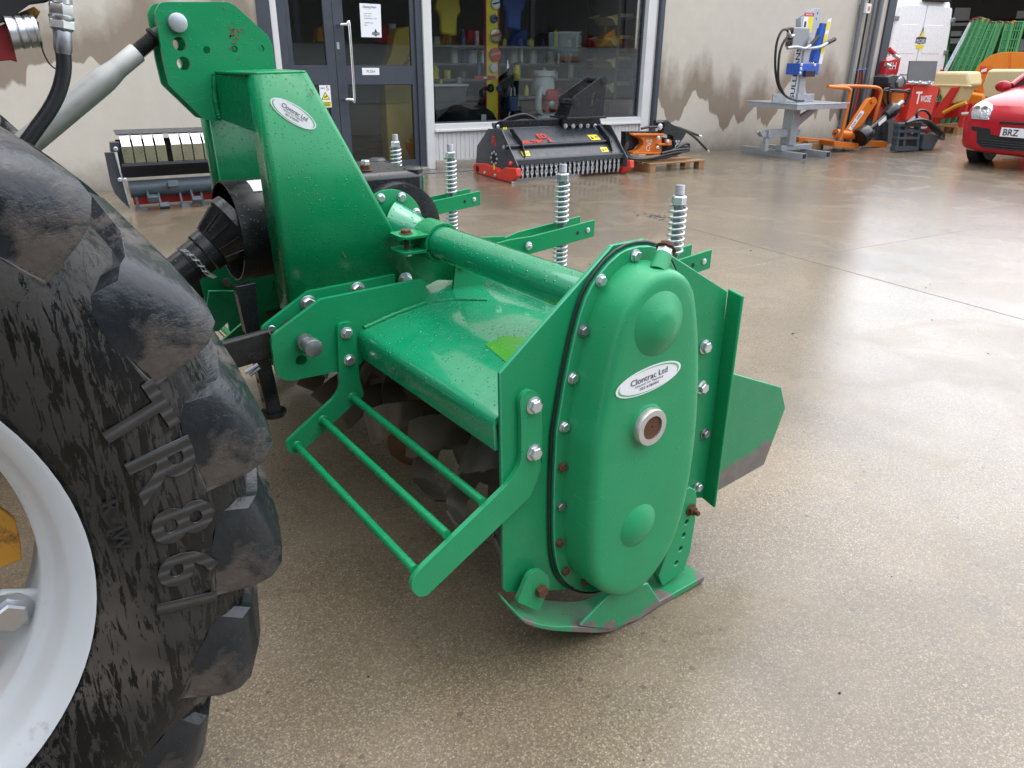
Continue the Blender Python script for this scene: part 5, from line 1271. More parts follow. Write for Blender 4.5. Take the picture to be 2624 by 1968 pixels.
# log splitter ---------------------------------------------------------------
f1a, f1b, f2a, f2b = G0(c7, 372, 1487), G0(c7, 752, 1549), G0(c7, 740, 1440), G0(c7, 1000, 1529)
u1_ = (f1a.x+f1b.x)/2; yF = (f1b.y+f2b.y)/2; yB = yF + 1.15; u2_ = f2b.x
LS = thing('log_splitter', 'galvanised upright log splitter with a blue ram standing against the shop wall', 'log splitter', W((u1_+u2_)/2, yF+.5))
def tubebox(name, lo, hi, mat, par, bev=.006): return fbox(name, lo, hi, mat, par, bev)
def open_foot(u):
    bm = B(); t = .006; h_, w_ = .085, .095
    b_box2(bm, (u-w_/2, yF, 0), (u+w_/2, yB, t)); b_box2(bm, (u-w_/2, yF, h_-t), (u+w_/2, yB, h_)); b_box2(bm, (u-w_/2, yF, t), (u-w_/2+t, yB, h_-t)); b_box2(bm, (u+w_/2-t, yF, t), (u+w_/2, yB, h_-t)); b_box2(bm, (u-w_/2+t, yB-.01, t), (u+w_/2-t, yB-.004, h_-t))
    return fobj('foot', bm, 'galv', LS, 30)
open_foot(u1_+.05); open_foot(u2_+.05)
yc_ = yF + .42; uc_ = L(*c7([(628, 1430)])[0], yc_).x; zT = L(*c7([(720, 1065)])[0], yF+.02).z; zTop = L(*c7([(800, 300)])[0], yc_).z
fbox('cross_member', (u1_-.02, yc_-.06, .0855), (u2_+.12, yc_+.06, .16), 'galv', LS, .006)
fbox('column', (uc_-.065, yc_-.09, .161), (uc_+.065, yc_+.09, zT), 'galv', LS, .006)
ux_ = uc_ + .035
fbox('upper_column', (ux_-.06, yc_-.075, zT+.07), (ux_+.06, yc_+.075, zTop), 'galv', LS, .006)
tl_, tr_ = L(*c7([(722, 1062)])[0], yF+.02).x, L(*c7([(1235, 1030)])[0], yF+.02).x
ztt = L(*c7([(722, 1008)])[0], yF+.02).z
fbox('table', (tl_, yF+.02, ztt-.012), (tr_, yF+.95, ztt), 'galv', LS, .003)
fbox('table_apron', (tl_+.01, yF+.025, zT-.0), (tr_-.05, yF+.04, ztt-.0125), 'galv', LS, .002); fbox('table_apron', (tl_+.01, yF+.041, zT), (tl_+.025, yF+.90, ztt-.0125), 'galv', LS, .002)
fplate('brace', [V((uc_+.07, yc_, zT-.32)), V((uc_+.07, yc_, zT-.16)), V((uc_+.52, yc_, zT+.02)), V((uc_+.62, yc_, zT+.02))], (0, .06, 0), 'galv', LS)
for (x0, x1) in ((492, 614), (782, 880)):
    q0_, q1_ = L(*c7([(x0, 908)])[0], yc_), L(*c7([(x1, 985)])[0], yc_); fbox('log_stop', (q0_.x, yc_-.01, ztt+.001), (q1_.x, yc_+.01, q0_.z), 'galv', LS, .004)
# hitch brackets low on the column
p = L(*c7([(430, 1290)])[0], yc_); fbox('hitch_arm', (p.x, yc_-.05, p.z-.06), (uc_-.066, yc_+.05, p.z+.05), 'galv', LS, .005)
fplate('hitch_nose', PL(c7, [(372, 1270), (400, 1258), (430, 1266), (430, 1322), (400, 1325), (375, 1290)], yc_-.04), (0, .08, 0), 'galv', LS)
ftube('hitch_pin', PL(c7, [(330, 1277), (380, 1277)], yc_), .018, 'zinc', LS, 12)
fbox('strut', (p.x-.02, yc_-.03, .09), (p.x+.05, yc_+.03, p.z-.061), 'galv', LS, .004)
q = L(*c7([(725, 1255)])[0], yc_); fplate('hitch_side', PL(c7, [(690, 1262), (762, 1252), (752, 1305), (718, 1312), (712, 1425), (690, 1425)], yc_-.05), (0, .06, 0), 'galv', LS)
# head plates
hd = PL(c7, [(762, 175), (895, 82), (950, 82), (964, 105), (962, 150), (935, 265), (905, 288), (760, 290)], yc_-.08)
hh_ = [circ(L(*c7([(x, y)])[0], yc_-.08), .022, (0, 1, 0), 14) for x, y in ((918, 135), (908, 188))]
fplate('head_plate', hd, (0, .015, 0), 'galv', LS, hh_); fplate('head_plate', [p + V((.09, .15, 0)) for p in hd], (0, .015, 0), 'galv', LS, [[p + V((.09, .15, 0)) for p in h] for h in hh_])
p = L(*c7([(830, 220)])[0], yc_-.082); s_ = frect('danger_sticker', p, .19, .24, 'sticker', LS); frect('red_band', p + V((0, -.002, .10)), .19, .045, 'ink_red', s_); frect('yellow_field', p + V((.045, -.002, -.02)), .09, .19, 'sticker_yellow', s_); frect('hand_mark', p + V((-.05, -.002, -.02)), .04, .07, 'ink', s_); ftext('lettering', 'DANGER', p + V((0, -.004, .10)), .13, .025, 'sticker', s_)
# ram
r0, r1 = L(*c7([(985, 235)])[0], yc_-.02), L(*c7([(885, 600)])[0], yc_-.02)
rm = ftube('ram', [r0, r1], .075, 'blue', LS, 24)
ftube('ram_rod', [r1, r1 + V((-.02, 0, -.12))], .028, 'chrome', rm, 14)
dm = (r1-r0).normalized()
lab = r0.lerp(r1, .42) + V((.035, -.0775, 0)); s_ = fobj('ram_label', b_plate(B(), [lab + V((-.03, 0, .26)), lab + V((.045, 0, .28)), lab + V((-.01, 0, -.30)), lab + V((-.075, 0, -.30))], (0, -.004, 0)), 'sticker', rm, None)
for k in range(3): fobj('label_field', b_plate(B(), [lab + V((-.02-.012*k+a_, -.005, .18-.15*k+b_)) for a_, b_ in ((-.02, .05), (.045, .05), (.035, -.05), (-.03, -.05))], (0, -.001, 0)), 'sticker_yellow', rm, None)
s0, s1 = L(*c7([(738, 612)])[0], yc_-.10), L(*c7([(912, 722)])[0], yc_-.10)
fbox('slider', (s0.x, yc_-.13, s1.z), (s1.x, yc_+.10, s0.z), 'blue', LS, .008)
for x, y in ((768, 628), (762, 668), (755, 708), (895, 630)): fbolt(LS, L(*c7([(x, y)])[0], yc_-.131), r=.018)
fbox('wedge', (L(*c7([(800, 700)])[0], yc_-.15).x, yc_-.17, L(*c7([(850, 742)])[0], yc_-.15).z), (L(*c7([(893, 700)])[0], yc_-.15).x, yc_-.1305, L(*c7([(850, 682)])[0], yc_-.15).z), 'cast', LS, .004)
# name board on the column's left side
p = LU(*c7([(712, 712)])[0], ux_-.0615); hgt_ = .78
s_ = fobj('name_board', rect_on(frame(p, (-1, 0, 0), (0, 0, 1)), hgt_, .125, .004), 'sticker', LS, None)
ftext('name_lettering', 'SULLIVANS', p + V((-.0055, 0, 0)), hgt_*.86, .075, 'ink', s_, (-1, 0, 0), (0, 0, 1), bold=.02)
# valve, levers, hoses
v0 = L(*c7([(700, 360)])[0], yc_-.05); fbox('valve_block', (v0.x-.09, yc_-.11, v0.z-.12), (ux_-.0605, yc_+.02, v0.z+.12), 'zinc_dark', LS, .01)
for k in range(3): fbolt(LS, (v0.x-.10, yc_-.06, v0.z+.08-.08*k), (-1, 0, 0), .028, 'rust', head=1.2)
for pts, g0 in (([(632, 465), (720, 455), (800, 470), (860, 435), (935, 352)], 3), ([(820, 470), (945, 455), (1020, 415), (1092, 378)], 2)):
    P_ = PL(c7, pts, yc_-.16); lv = ftube('lever', P_, .022, 'galv', LS, 10, 3)
    ftube('lever_grip', P_[g0:], .028, 'rubber', lv, 12, 2)
for k, pts in enumerate(([(650, 330), (620, 285), (570, 310), (525, 440), (515, 650), (545, 830), (620, 930), (720, 970), (790, 972)], [(645, 345), (600, 400), (560, 500), (545, 650), (550, 800), (600, 910)])):
    ftube('hose', PL(c7, pts, yc_-.12-.04*k), .016, 'rubber_hose', LS, 10, 6)
for pts in ([(650, 330), (640, 300)], [(665, 350), (690, 345)]): ftube('hose_fitting', PL(c7, pts, yc_-.12), .022, 'zinc', LS, 10)
p = L(*c7([(785, 330)])[0], yc_-.076); frect('plate_label', p, .10, .05, 'sticker', LS); frect('plate_label', p + V((0, 0, -.06)), .10, .03, 'ink', LS)

# orange screw splitter on wooden blocks ----------------------------------------
yo = -.95
OT = thing('screw_splitter', 'orange cone screw log splitter with tubular guard frame near the building corner', 'log splitter', W(7.0, yo))
fplate('beam', PL(c7, [(742, 1325), (1100, 1352), (1095, 1408), (742, 1375)], yo+.25), (0, .09, 0), 'orange', OT, (), .006)
fplate('cross_beam', PL(c7, [(1085, 1365), (1325, 1385), (1325, 1440), (1085, 1415)], yo-.1), (0, .45, 0), 'orange', OT, (), .006)
fplate('beam', PL(c7, [(1390, 1352), (1600, 1372), (1600, 1428), (1390, 1408)], yo+.1), (0, .09, 0), 'orange', OT, (), .006)
fplate('arm', PL(c7, [(1190, 1310), (1415, 965), (1440, 945), (1490, 950), (1503, 985), (1300, 1290)], yo), (0, .07, 0), 'orange', OT, (), .006)
fobj('arm_pin', b_lathe(B(), L(*c7([(1455, 968)])[0], yo), (0, -1, 0), [(0, .045), (.02, .045)], 18), 'orange', OT, 40)
q = [L(*k_, yo-.004) for k_ in c7([(1222, 1245), (1345, 1065), (1378, 1080), (1250, 1260)])]; s_ = fobj('arm_label', b_plate(B(), q, (0, -.001, 0)), 'sticker', OT, None)
cc_ = sum(q, V())/4; ex_ = (q[1]-q[0]); ftext('label_lettering', 'DW 1000', cc_ + V((0, -.003, 0)), ex_.length*.75, .05, 'ink', s_, x=tuple(ex_))
fr_ = ftube('guard_frame', PL(c7, [(1025, 838), (1120, 845), (1200, 850), (1232, 870), (1235, 905), (1190, 1130), (1142, 1350)], yo-.25), .026, 'orange', OT, 12, 5)
ftube('guard_frame', PL(c7, [(1025, 838), (1220, 832), (1400, 838), (1500, 848), (1535, 880), (1530, 940), (1495, 1080), (1462, 1215)], yo+.15), .026, 'orange', OT, 12, 5)
fobj('cone', b_lathe(B(), L(*c7([(1180, 1300)])[0], yo), (L(*c7([(975, 1275)])[0], yo)-L(*c7([(1180, 1300)])[0], yo)).normalized(), [(0, .055), (.10, .055), (.11, .05), (.27, .004)], 20), 'cast', OT, 40)
ftube('cone_shaft', PL(c7, [(1095, 1285), (1330, 1320)], yo), .06, 'orange', OT, 16)
# its drive shaft
sh0, sh1 = L(*c7([(1345, 1320)])[0], yo-.12), L(*c8([(370, 1030)])[0], yo-.12); dsh = (sh1-sh0).normalized(); LLs = (sh1-sh0).length
bm = B(); b_lathe(bm, sh0 - dsh*.05, dsh, [(0, .14), (.05, .15), (.17, .13), (.24, .075), (.25, .045), (LLs*.72, .04), (LLs*.74, .07), (LLs*.85, .10), (LLs*.98, .11), (LLs, .10)], 28)
fobj('drive_shaft_guard', bm, 'black_plastic', OT, 40)
ftube('shaft_yoke', [sh1 - dsh*.05, sh1 + dsh*.12], .045, 'zinc_dark', OT, 12)
p = sh0.lerp(sh1, .52); ux3 = dsh; fobj('shaft_label', b_plate(B(), [p + V((0, -.043, 0)) + ux3*a_ + V((0, 0, 1)).cross(V((0, 0, 0))) + dsh.cross(V((0, 1, 0)))*b_ for a_, b_ in ((-.09, -.03), (.09, -.03), (.09, .03), (-.09, .03))], (0, -.003, 0)), 'sticker', OT, None)
for x0, x1, yy in ((1040, 1260, yo+.15), (1280, 1380, yo+.25)):
    q0_, q1_ = G0(c7, x0, 1500), G0(c7, x1, 1500)
    t_ = thing('timber_block', ('long' if x0 < 1100 else 'short') + ' timber block under the orange splitter beam', 'block', W((q0_.x+q1_.x)/2, yy)); fbox('timber', (q0_.x, yy, 0), (q1_.x, yy+.14, .125), 'wood', t_, .004)
    fbox('packer', (q0_.x+.01, yy+.01, .1255), (q1_.x-.01, yy+.13, .16), 'wood', t_, .003)

# red machine with name panel ---------------------------------------------------
yt = -.35
RM = thing('verge_mower', 'red hydraulic verge mower with a lettered panel and grey flap beyond the corner', 'mower', W(8.8, yt))
fplate('name_panel', PL(c8, [(540, 812), (782, 832), (770, 900), (695, 1150), (455, 1160)], yt), (0, .5, 0), 'red_bright', RM, (), .01)
p = L(*c8([(630, 945)])[0], yt-.002); ex_ = L(*c8([(700, 962)])[0], yt) - L(*c8([(552, 945)])[0], yt)
ftext('panel_lettering', 'T', L(*c8([(578, 945)])[0], yt-.003), None, .20, 'sticker', RM, bold=.02); ftext('panel_lettering', 'WOSE', L(*c8([(650, 955)])[0], yt-.003), .30, .11, 'sticker', RM, bold=.02)
fplate('rubber_flap', PL(c8, [(497, 588), (766, 590), (735, 787), (470, 782)], yt-.02), (0, .02, 0), 'galv_dark' if 'galv_dark' in MATS else 'fabric_grey', RM)
ftube('flap_rail', PL(c8, [(470, 795), (700, 815)], yt-.03), .02, 'zinc', RM, 10)
for x in (520, 590, 680): fbolt(RM, L(*c8([(x, 800)])[0], yt-.04), r=.03)
fplate('upright', PL(c8, [(290, 590), (415, 548), (385, 690), (300, 900), (330, 1160), (170, 1150), (235, 780)], yt+.2), (0, .3, 0), 'red', RM, (), .01)
fplate('side_box', PL(c8, [(318, 890), (440, 885), (440, 1030), (318, 1040)], yt+.05), (0, .14, 0), 'orange', RM)
fplate('lower_body', PL(c8, [(330, 1040), (520, 1040), (480, 1175), (330, 1180)], yt+.1), (0, .3, 0), 'red', RM)
fplate('gear_housing', PL(c8, [(285, 745), (340, 722), (440, 738), (470, 790), (440, 850), (340, 860), (290, 830)], yt-.1), (0, .28, 0), 'grey_paint', RM, (), .01)
q = L(*c8([(395, 795)])[0], yt-.105); fobj('housing_cover', b_lathe(B(), q, (0, -1, 0), [(0, .09), (.03, .08), (.035, .05)], 8), 'zinc_dark', RM, 30)
for pts in ([(290, 850), (245, 870), (230, 940), (260, 1010), (300, 1045)], [(300, 800), (285, 900), (290, 1000), (310, 1030)], [(330, 880), (430, 885), (490, 870), (480, 940), (450, 1010)], [(250, 880), (350, 870), (480, 890)]):
    ftube('hose', PL(c8, pts, yt-.14), .022, 'rubber_hose', RM, 10, 6)
fplate('stand', PL(c8, [(250, 1150), (345, 1145), (330, 1360), (120, 1355), (180, 1330), (215, 1180)], yt), (0, .08, 0), 'grey_paint', RM); fplate('stand', PL(c8, [(290, 1180), (355, 1150), (355, 1370), (280, 1380)], yt-.15), (0, .08, 0), 'grey_paint', RM)
ftube('pink_rail', PL(c8, [(298, 475), (375, 545)], yt+.1), .035, 'red', RM, 10); ftube('hydraulic_ram', PL(c8, [(262, 620), (300, 640)], yt), .03, 'chrome', RM, 10); ftube('hydraulic_ram', PL(c8, [(345, 535), (385, 560)], yt), .03, 'chrome', RM, 10)
ftext('side_lettering', 'H', L(*c8([(345, 637)])[0], yt+.195), None, .11, 'sticker', RM); ftext('side_lettering', 'E', L(*c8([(310, 637)])[0], yt+.195), None, .10, 'sticker', RM)

# shear grab on the ground ------------------------------------------------------
a, b = G0(c8, 355, 1465), G0(c8, 575, 1468); yg2 = (a.y+b.y)/2
SG = thing('bale_grab', 'slate grey grab attachment with black hoses on the wet concrete', 'grab', W((a.x+b.x)/2, yg2))
for (y0_, y1_) in ((1190, 1225), (1245, 1285), (1320, 1350), (1415, 1465)):
    fplate('bar', PL(c8, [(395-(y0_-1190)*.14, y0_), (610-(y0_-1190)*.12, y0_), (610-(y1_-1190)*.12, y1_), (395-(y1_-1190)*.14, y1_)], yg2), (0, .10, 0), 'grey_paint', SG, (), .005) if 0 else None
plain('slate', (.055, .075, .088), .38, 0, .15, 20)
for (y0_, y1_) in ((1190, 1225), (1255, 1285), (1325, 1350), (1415, 1462)):
    q = PL(c8, [(395-(y0_-1190)*.14, y0_), (612-(y0_-1190)*.12, y0_), (612-(y1_-1190)*.12, y1_), (395-(y1_-1190)*.14, y1_)], yg2)
    q = [V((p.x, p.y, max(p.z, .002))) for p in q]; fplate('bar', q, (0, .10, 0), 'slate', SG, (), .005)
for x in (400, 465, 595):
    q = [V((p.x, p.y, max(p.z, .002))) for p in PL(c8, [(x-8, 1195), (x+12, 1195), (x-18, 1462), (x-40, 1462)], yg2+.012)]; fplate('upright', q, (0, .085, 0), 'slate', SG)
for x, y in ((470, 1230), (480, 1290), (460, 1360)): fplate('tine_stub', PL(c8, [(x-30, y-20), (x+30, y-10), (x+30, y+5), (x-20, y+5)], yg2+.16), (0, .1, 0), 'red', SG)
q = [V((p.x, p.y, max(p.z, .002))) for p in PL(c8, [(700, 1290), (790, 1320), (715, 1465), (640, 1455), (610, 1440), (640, 1300)], yg2-.02)]; fplate('side_cheek', q, (0, .5, 0), 'slate', SG, (), .01)
q = [V((p.x, p.y, max(p.z, .002))) for p in PL(c8, [(600, 1240), (700, 1230), (690, 1455), (580, 1460)], yg2+.25)]; fplate('back_frame', q, (0, .3, 0), 'slate', SG, (), .01)
for x, y in ((650, 1262), (605, 1400)): fobj('red_ram', b_lathe(B(), L(*c8([(x, y)])[0], yg2+.2), (.3, -1, 0), [(0, .06), (.04, .06)], 14), 'red_bright', SG, 40)
for k in range(6): ftube('hose', PL(c8, [(460, 1190), (560, 1160-6*k), (660, 1165+6*k), (740, 1215+12*k), (800, 1270+14*k), (825, 1310+6*k), (790, 1300+8*k)], yg2-.08+.05*k), .020, 'rubber_hose', SG, 10, 6)
ftube('hose', PL(c8, [(580, 1170), (560, 1110), (590, 1068), (650, 1072), (690, 1120), (690, 1165)], yg2), .018, 'rubber_hose', SG, 10, 6)

# ------------------------------------------------------------------ mulcher standing against the wall, left of the door
cm = crop(250, 330, .1386)
gm_ = LZ(420, 548); ym = gm_.y + .25
MU = thing('mulcher_head', 'dark mulcher head with silver flaps and a hammer rotor left of the door', 'mulcher', W(gm_.x, ym))
def Mz(pts, y): return [V((p.x, p.y, max(p.z, .003))) for p in PL(cm, pts, y)]
fplate('end_plate', Mz([(125, 440), (310, 435), (560, 1300), (600, 1480), (440, 1330), (320, 1200), (240, 1000)], ym-.06), (0, .03, 0), 'grey_paint', MU)
fplate('end_plate', Mz([(310, 440), (335, 440), (600, 1400), (575, 1400)], ym-.09), (0, .03, 0), 'galv', MU)
fplate('top_bracket', Mz([(225, 255), (410, 255), (410, 420), (300, 440), (240, 430)], ym+.05), (0, .1, 0), 'grey_paint', MU)
uR = 2.0
wL = L(*cm([(440, 650)])[0], ym+.05); wT = L(*cm([(440, 180)])[0], ym+.2)
um1 = wL.x + 1.45
fbox('rear_shell', (wL.x, ym+.30, .25), (um1, ym+.34, wT.z-.02), 'dark', MU); fbox('side_shell', (um1, ym-.06, .03), (um1+.03, ym+.34, wL.z), 'grey_paint', MU)
z0_, z1_ = wL.z, L(*cm([(440, 330)])[0], ym-.02).z
x = L(*cm([(470, 500)])[0], ym-.02).x; wfl = L(*cm([(680, 500)])[0], ym-.02).x - x - .008
k = 0
while x < um1-.05:
    fplate('flap', [V((x, ym-.02, z0_+.01)), V((x+wfl, ym-.02, z0_+.01)), V((x+wfl, ym-.02, z1_)), V((x, ym-.02, z1_))], (0, .008, 0), 'mulch_flap', MU, (), .002)
    fplate('flap_hinge', [V((x+.004, ym-.02, z1_+.001)), V((x+wfl-.004, ym-.02, z1_+.001)), V((x+wfl-.004, ym+.06, z1_+.085)), V((x+.004, ym+.06, z1_+.085))], (0, .006, .006), 'zinc', MU, (), .002)
    k += 1; x += wfl + (.045 if k % 4 == 0 else .010)
fplate('top_cover', [V((wL.x, ym+.055, z1_+.088)), V((um1, ym+.055, z1_+.088)), V((um1, ym+.30, z1_+.105)), V((wL.x, ym+.30, z1_+.105))], (0, 0, .008), 'grey_paint', MU)
fbox('front_rail', (wL.x, ym-.05, z0_-.012), (um1, ym-.02, z0_+.008), 'grey_paint', MU)
rc = L(*cm([(900, 1100)])[0], ym+.12); ftube('rotor', [(wL.x+.03, ym+.12, rc.z), (um1-.01, ym+.12, rc.z)], .075, 'slate', MU, 20)
for k in range(15):
    u = wL.x + .07 + .092*k; an = rad((-75, -20, -50, 15, -65, -35)[k % 6])
    e = V((0, -abs(math.cos(an)), math.sin(an))); e2 = V((1, 0, 0)); e3 = e.cross(e2)
    bm = B(); b_box(bm, V((u, ym+.12, rc.z)) + e*.12, (.02, .11, .05), (e2, e, e3)); hm = fobj('hammer_arm', bm, 'slate', MU, 30, .004)
    bm = B(); b_box(bm, V((u+.03, ym+.12, rc.z)) + e*.19, (.085, .05, .055), (e2, e, e3)); fobj('hammer', bm, 'slate', hm, 30, .006)
fbox('red_floor', (wL.x+.05, ym+.20, .02), (um1, ym+.29, .16), 'red', MU)
for (xx, yy) in ((335, 370), (415, 940), (510, 942)): fbolt(MU, L(*cm([(xx, yy)])[0], ym-.095), r=.014)

# ------------------------------------------------------------------ yard end: open shed, van, stock
SH = thing('lean_to_shed', 'low dark open lean-to shed closing the far end of the yard', 'building', W(18, 6))
bm = B(); b_box2(bm, (21.8, -8, 0), (22, 16, 3.6)); fobj('back_wall', bm, 'concrete_dark', SH, None)
fplate('roof', [V((14.2, -8, 2.95)), V((22, -8, 3.5)), V((22, 16, 3.5)), V((14.2, 16, 2.95))], (0, 0, .10), 'dark', SH)
fbox('eave_beam', (14.1, -8, 2.75), (14.28, 16, 2.96), 'dark', SH)
for y in (-7.6, -1.5, 3.6, 9.5): fbox('post', (14.3, y-.09, 0), (14.48, y+.09, 2.9), 'rust', SH)
for (x0, x1, y0, y1) in ((940, 1090, 75, 250), (900, 1005, 300, 420), (1540, 1640, 105, 260), (1560, 1700, 380, 510)):
    q = [LU(*k_, 21.79) for k_ in c8([(x0, y0), (x1, y0), (x1-30, y1), (x0-40, y1)])]; fplate('light_panel', q, (-.02, 0, 0), 'roof_light', SH)
for k in range(5): fbox('rail', (21.7, -6, .6+.45*k), (21.76, 14, .66+.45*k), 'dark', SH)
# delivery van
vd = V((math.cos(rad(86)), math.sin(rad(86)), 0)); vs2 = V((vd.y, -vd.x, 0))
vc = V((-3.8, -8.845, 0)) + V((math.cos(rad(33.6)), math.sin(rad(33.6)), 0))*18.6
VN = thing('delivery_van', 'white high roofed delivery van parked behind the red mower, rear doors showing', 'van', FM @ vc)
VM = FM @ Matrix(((vs2.x, vd.x, 0, vc.x), (vs2.y, vd.y, 0, vc.y), (0, 0, 1, 0), (0, 0, 0, 1)))
def vobj(name, bm, mat, par, smooth=35, bevel=0): return obj(name, bm, mat, par, smooth, bevel, VM, 3)
hw = .90
bm = B(); vsec = [(-hw, .35), (hw, .35), (hw+.03, 1.2), (hw-.02, 1.9), (hw-.10, 2.35), (hw-.2, 2.45), (-hw+.2, 2.45), (-hw+.10, 2.35), (-hw+.02, 1.9), (-hw-.03, 1.2)]
b_plate(bm, [V((x, .12 + .05*(z > 2), z)) for x, z in vsec], (0, 4.6, 0)); vobj('body', bm, 'white_paint', VN, 40, .06)
for s in (-1, 1):
    o_ = rnd_poly([V((s*.012, .085, .50)), V((s*(hw-.05), .085, .50)), V((s*(hw-.03), .085, 1.2)), V((s*(hw-.08), .085, 1.9)), V((s*(hw-.15), .085, 2.28)), V((s*.012, .085, 2.30))], .05)
    dr_ = vobj('rear_door', b_plate(B(), o_, (0, .06, 0)), 'white_paint', VN, 30, .012)
    o_ = rnd_poly([V((s*.09, .08, 1.95)), V((s*.62, .08, 1.95)), V((s*.66, .08, 1.42)), V((s*.09, .08, 1.42))], .06)
    vobj('door_panel', b_plate(B(), o_, (0, .01, 0)), 'white_paint', dr_, 30, .006)
    for z in (.75, 1.45, 2.05): vobj('hinge', b_box(B(), (s*(hw-.07), .075, z), (.10, .05, .09)), 'zinc_dark', dr_, 30, .01)
    vobj('tail_lamp', b_box(B(), (s*(hw-.06), .08, .85), (.09, .06, .55)), 'red_car', VN, 30, .01)
    for y in (1.0, 3.6): vobj('wheel', b_lathe(B(), (s*hw-.1, y, .34), (1, 0, 0), [(0, .2), (0, .33), (.2, .33), (.2, .2)], 24), 'rubber', VN, 40)
vobj('roof_light_bar', b_box(B(), (.25, .10, 2.42), (.7, .14, .09)), 'dark', VN, 30, .02)
vobj('bumper', b_box(B(), (0, .02, .42), (1.75, .16, .18)), 'grey_paint', VN, 30, .03)
def vtext(s, x, z, w_, h_, m): return text('van_lettering', s, VM @ frame((x, .0785, z), (0, -1, 0), (1, 0, 0)), w_, h_, m, VN, depth=.002)
bm = B(); b_plate(bm, [V((x*.15, .079, 1.66+z*.20)) for x, z in ((-1, -.25), (-1, .3), (-.4, .35), (0, 1.3), (.4, .35), (1, .3), (1, -.25))], (0, -.003, 0)); em = vobj('emblem', bm, 'ink', VN, None)
bm = B(); b_plate(bm, [V((x*.06, .0745, 1.73+z*.13)) for x, z in ((-1, 0), (0, 1), (1, 0))], (0, -.003, 0)); vobj('emblem_flash', bm, 'sticker_yellow', em, None)
text('emblem_lettering', 'McCORD', VM @ frame((0, .0735, 1.655), (0, -1, 0), (1, 0, 0)),   .26, .075, 'sticker', VN, depth=.002)
bm = B(); b_plate(bm, [V((x*.14, .079, 1.54+z*.07)) for x, z in ((-1, .6), (1, .6), (.7, -.2), (.2, -.4), (0, -1.2), (-.2, -.4), (-.7, -.2))], (0, -.003, 0)); vobj('emblem_flash', bm, 'sticker_yellow', em, None)
vtext('www.mccordmachinery.com', 0, 1.02, .85, .06, 'ink')
yb_ = vobj('yellow_plate', b_box(B(), (-.35, .075, .62), (.85, .012, .13)), 'sticker_yellow', VN, None); text('plate_lettering', '028 AGRI', VM @ frame((-.35, .068, .62), (0, -1, 0), (1, 0, 0)), .75, .08, 'ink', VN, depth=.002)
# spreaders, tank, hurdles on plane u
uq = 11.2
def QU(c, pts, u): return [LU(*q, u) for q in c(pts)]
def hopper(label, pts, u, dep):
    t_ = thing('spreader_hopper', label, 'hopper', W(u, LU(*c8([pts[0]])[0], u).y)); P_ = QU(c8, pts, u)
    top, bot = P_[:2], P_[2:]
    bm = B(); f = V((1, 0, 0))
    b_plate(bm, P_, f*dep); h_ = fobj('bin', bm, 'cream', t_, 30, .05)
    ym_, yM = min(top[0].y, top[1].y), max(top[0].y, top[1].y); zt_ = sum(p.z for p in P_[2:4])/2
    return t_, P_
def ground_legs(t_, u, ys, z, m):
    for y in ys:
        for du in (.1, .3): fbox('leg', (u+du, y-.04, 0), (u+du+.08, y+.04, z), m, t_, .005)
t_, P_ = hopper('cream spreader hopper on a red frame beside the red mower', [(735, 690), (1060, 690), (1070, 832), (1010, 850), (930, 1000), (800, 1000), (770, 850), (720, 830)], uq, .45)
fplate('rim', QU(c8, [(720, 812), (1075, 822), (1075, 840), (720, 832)], uq-.03), (.06, 0, 0), 'cream', t_, (), .01)
fplate('frame', QU(c8, [(900, 840), (960, 840), (800, 1140), (700, 1140), (710, 1100)], uq-.1), (.08, 0, 0), 'red', t_, (), .01); fplate('frame', QU(c8, [(960, 900), (1010, 900), (960, 1130), (800, 1150), (830, 1090)], uq+.5), (.08, 0, 0), 'red', t_, (), .01)
fobj('drive_arm', b_tube(B(), QU(c8, [(820, 1090), (930, 1030), (1040, 990)], uq-.15), .035, 8), 'yellow', t_, 40)
bm = B(); q = [LU(*k_, uq+.2) for k_ in c8([(740, 1180), (1010, 1195)])]
pt = thing('pallet', 'weathered pallet under the red framed spreader', 'pallet', W(uq+.4, q[0].y))
for k in range(4): fbox('board', (uq+.0+.25*k, min(q[0].y, q[1].y), .11), (uq+.14+.25*k, max(q[0].y, q[1].y), .135), 'wood', pt)
for k in range(3): yy = q[1].y + (q[0].y-q[1].y)*k/2; fbox('bearer', (uq+.01, yy-.045, 0), (uq+.88, yy+.045, .109), 'wood', pt)
ground_legs(t_, uq, [sum(p.y for p in P_)/len(P_)-.3, sum(p.y for p in P_)/len(P_)+.3], .55, 'red')
t_, P_ = hopper('cream spreader hopper in front of the orange tank', [(1255, 668), (1720, 668), (1720, 830), (1660, 960), (1290, 960), (1215, 960), (1195, 820)], 9.9, .45)
ground_legs(t_, 9.9, [P_[4].y+.1, P_[3].y-.1], max(.3, P_[4].z), 'red')
TK = thing('orange_tank', 'large rounded orange plastic tank behind the cream hoppers', 'tank', W(12.3, LU(*c8([(1400, 900)])[0], 12.3).y))
tk = QU(c8, [(1080, 860), (1090, 780), (1140, 650), (1230, 560), (1330, 512), (1480, 500), (1760, 510), (1800, 900), (1400, 960)], 12.3)
fplate('shell', rnd_poly(tk, .12), (1.6, 0, 0), 'orange_tank', TK, (), .08)
tb = QU(c8, [(1035, 885), (1215, 915), (1210, 1150), (1010, 1080), (1010, 1000)], 12.0); fplate('base_box', tb, (.9, 0, 0), 'orange_tank', TK, (), .04)
yl = [p.y for p in tk]; fbox('cradle', (12.4, min(yl)+.1, 0), (13.8, max(yl)-.1, LU(*c8([(1400, 955)])[0], 12.3).z+.02), 'dark', TK)
for x in (1455,): q = QU(c8, [(x-6, 505), (x+6, 505), (x+6, 900), (x-6, 900)], 12.28); fplate('seam', q, (.03, 0, 0), 'orange', TK)
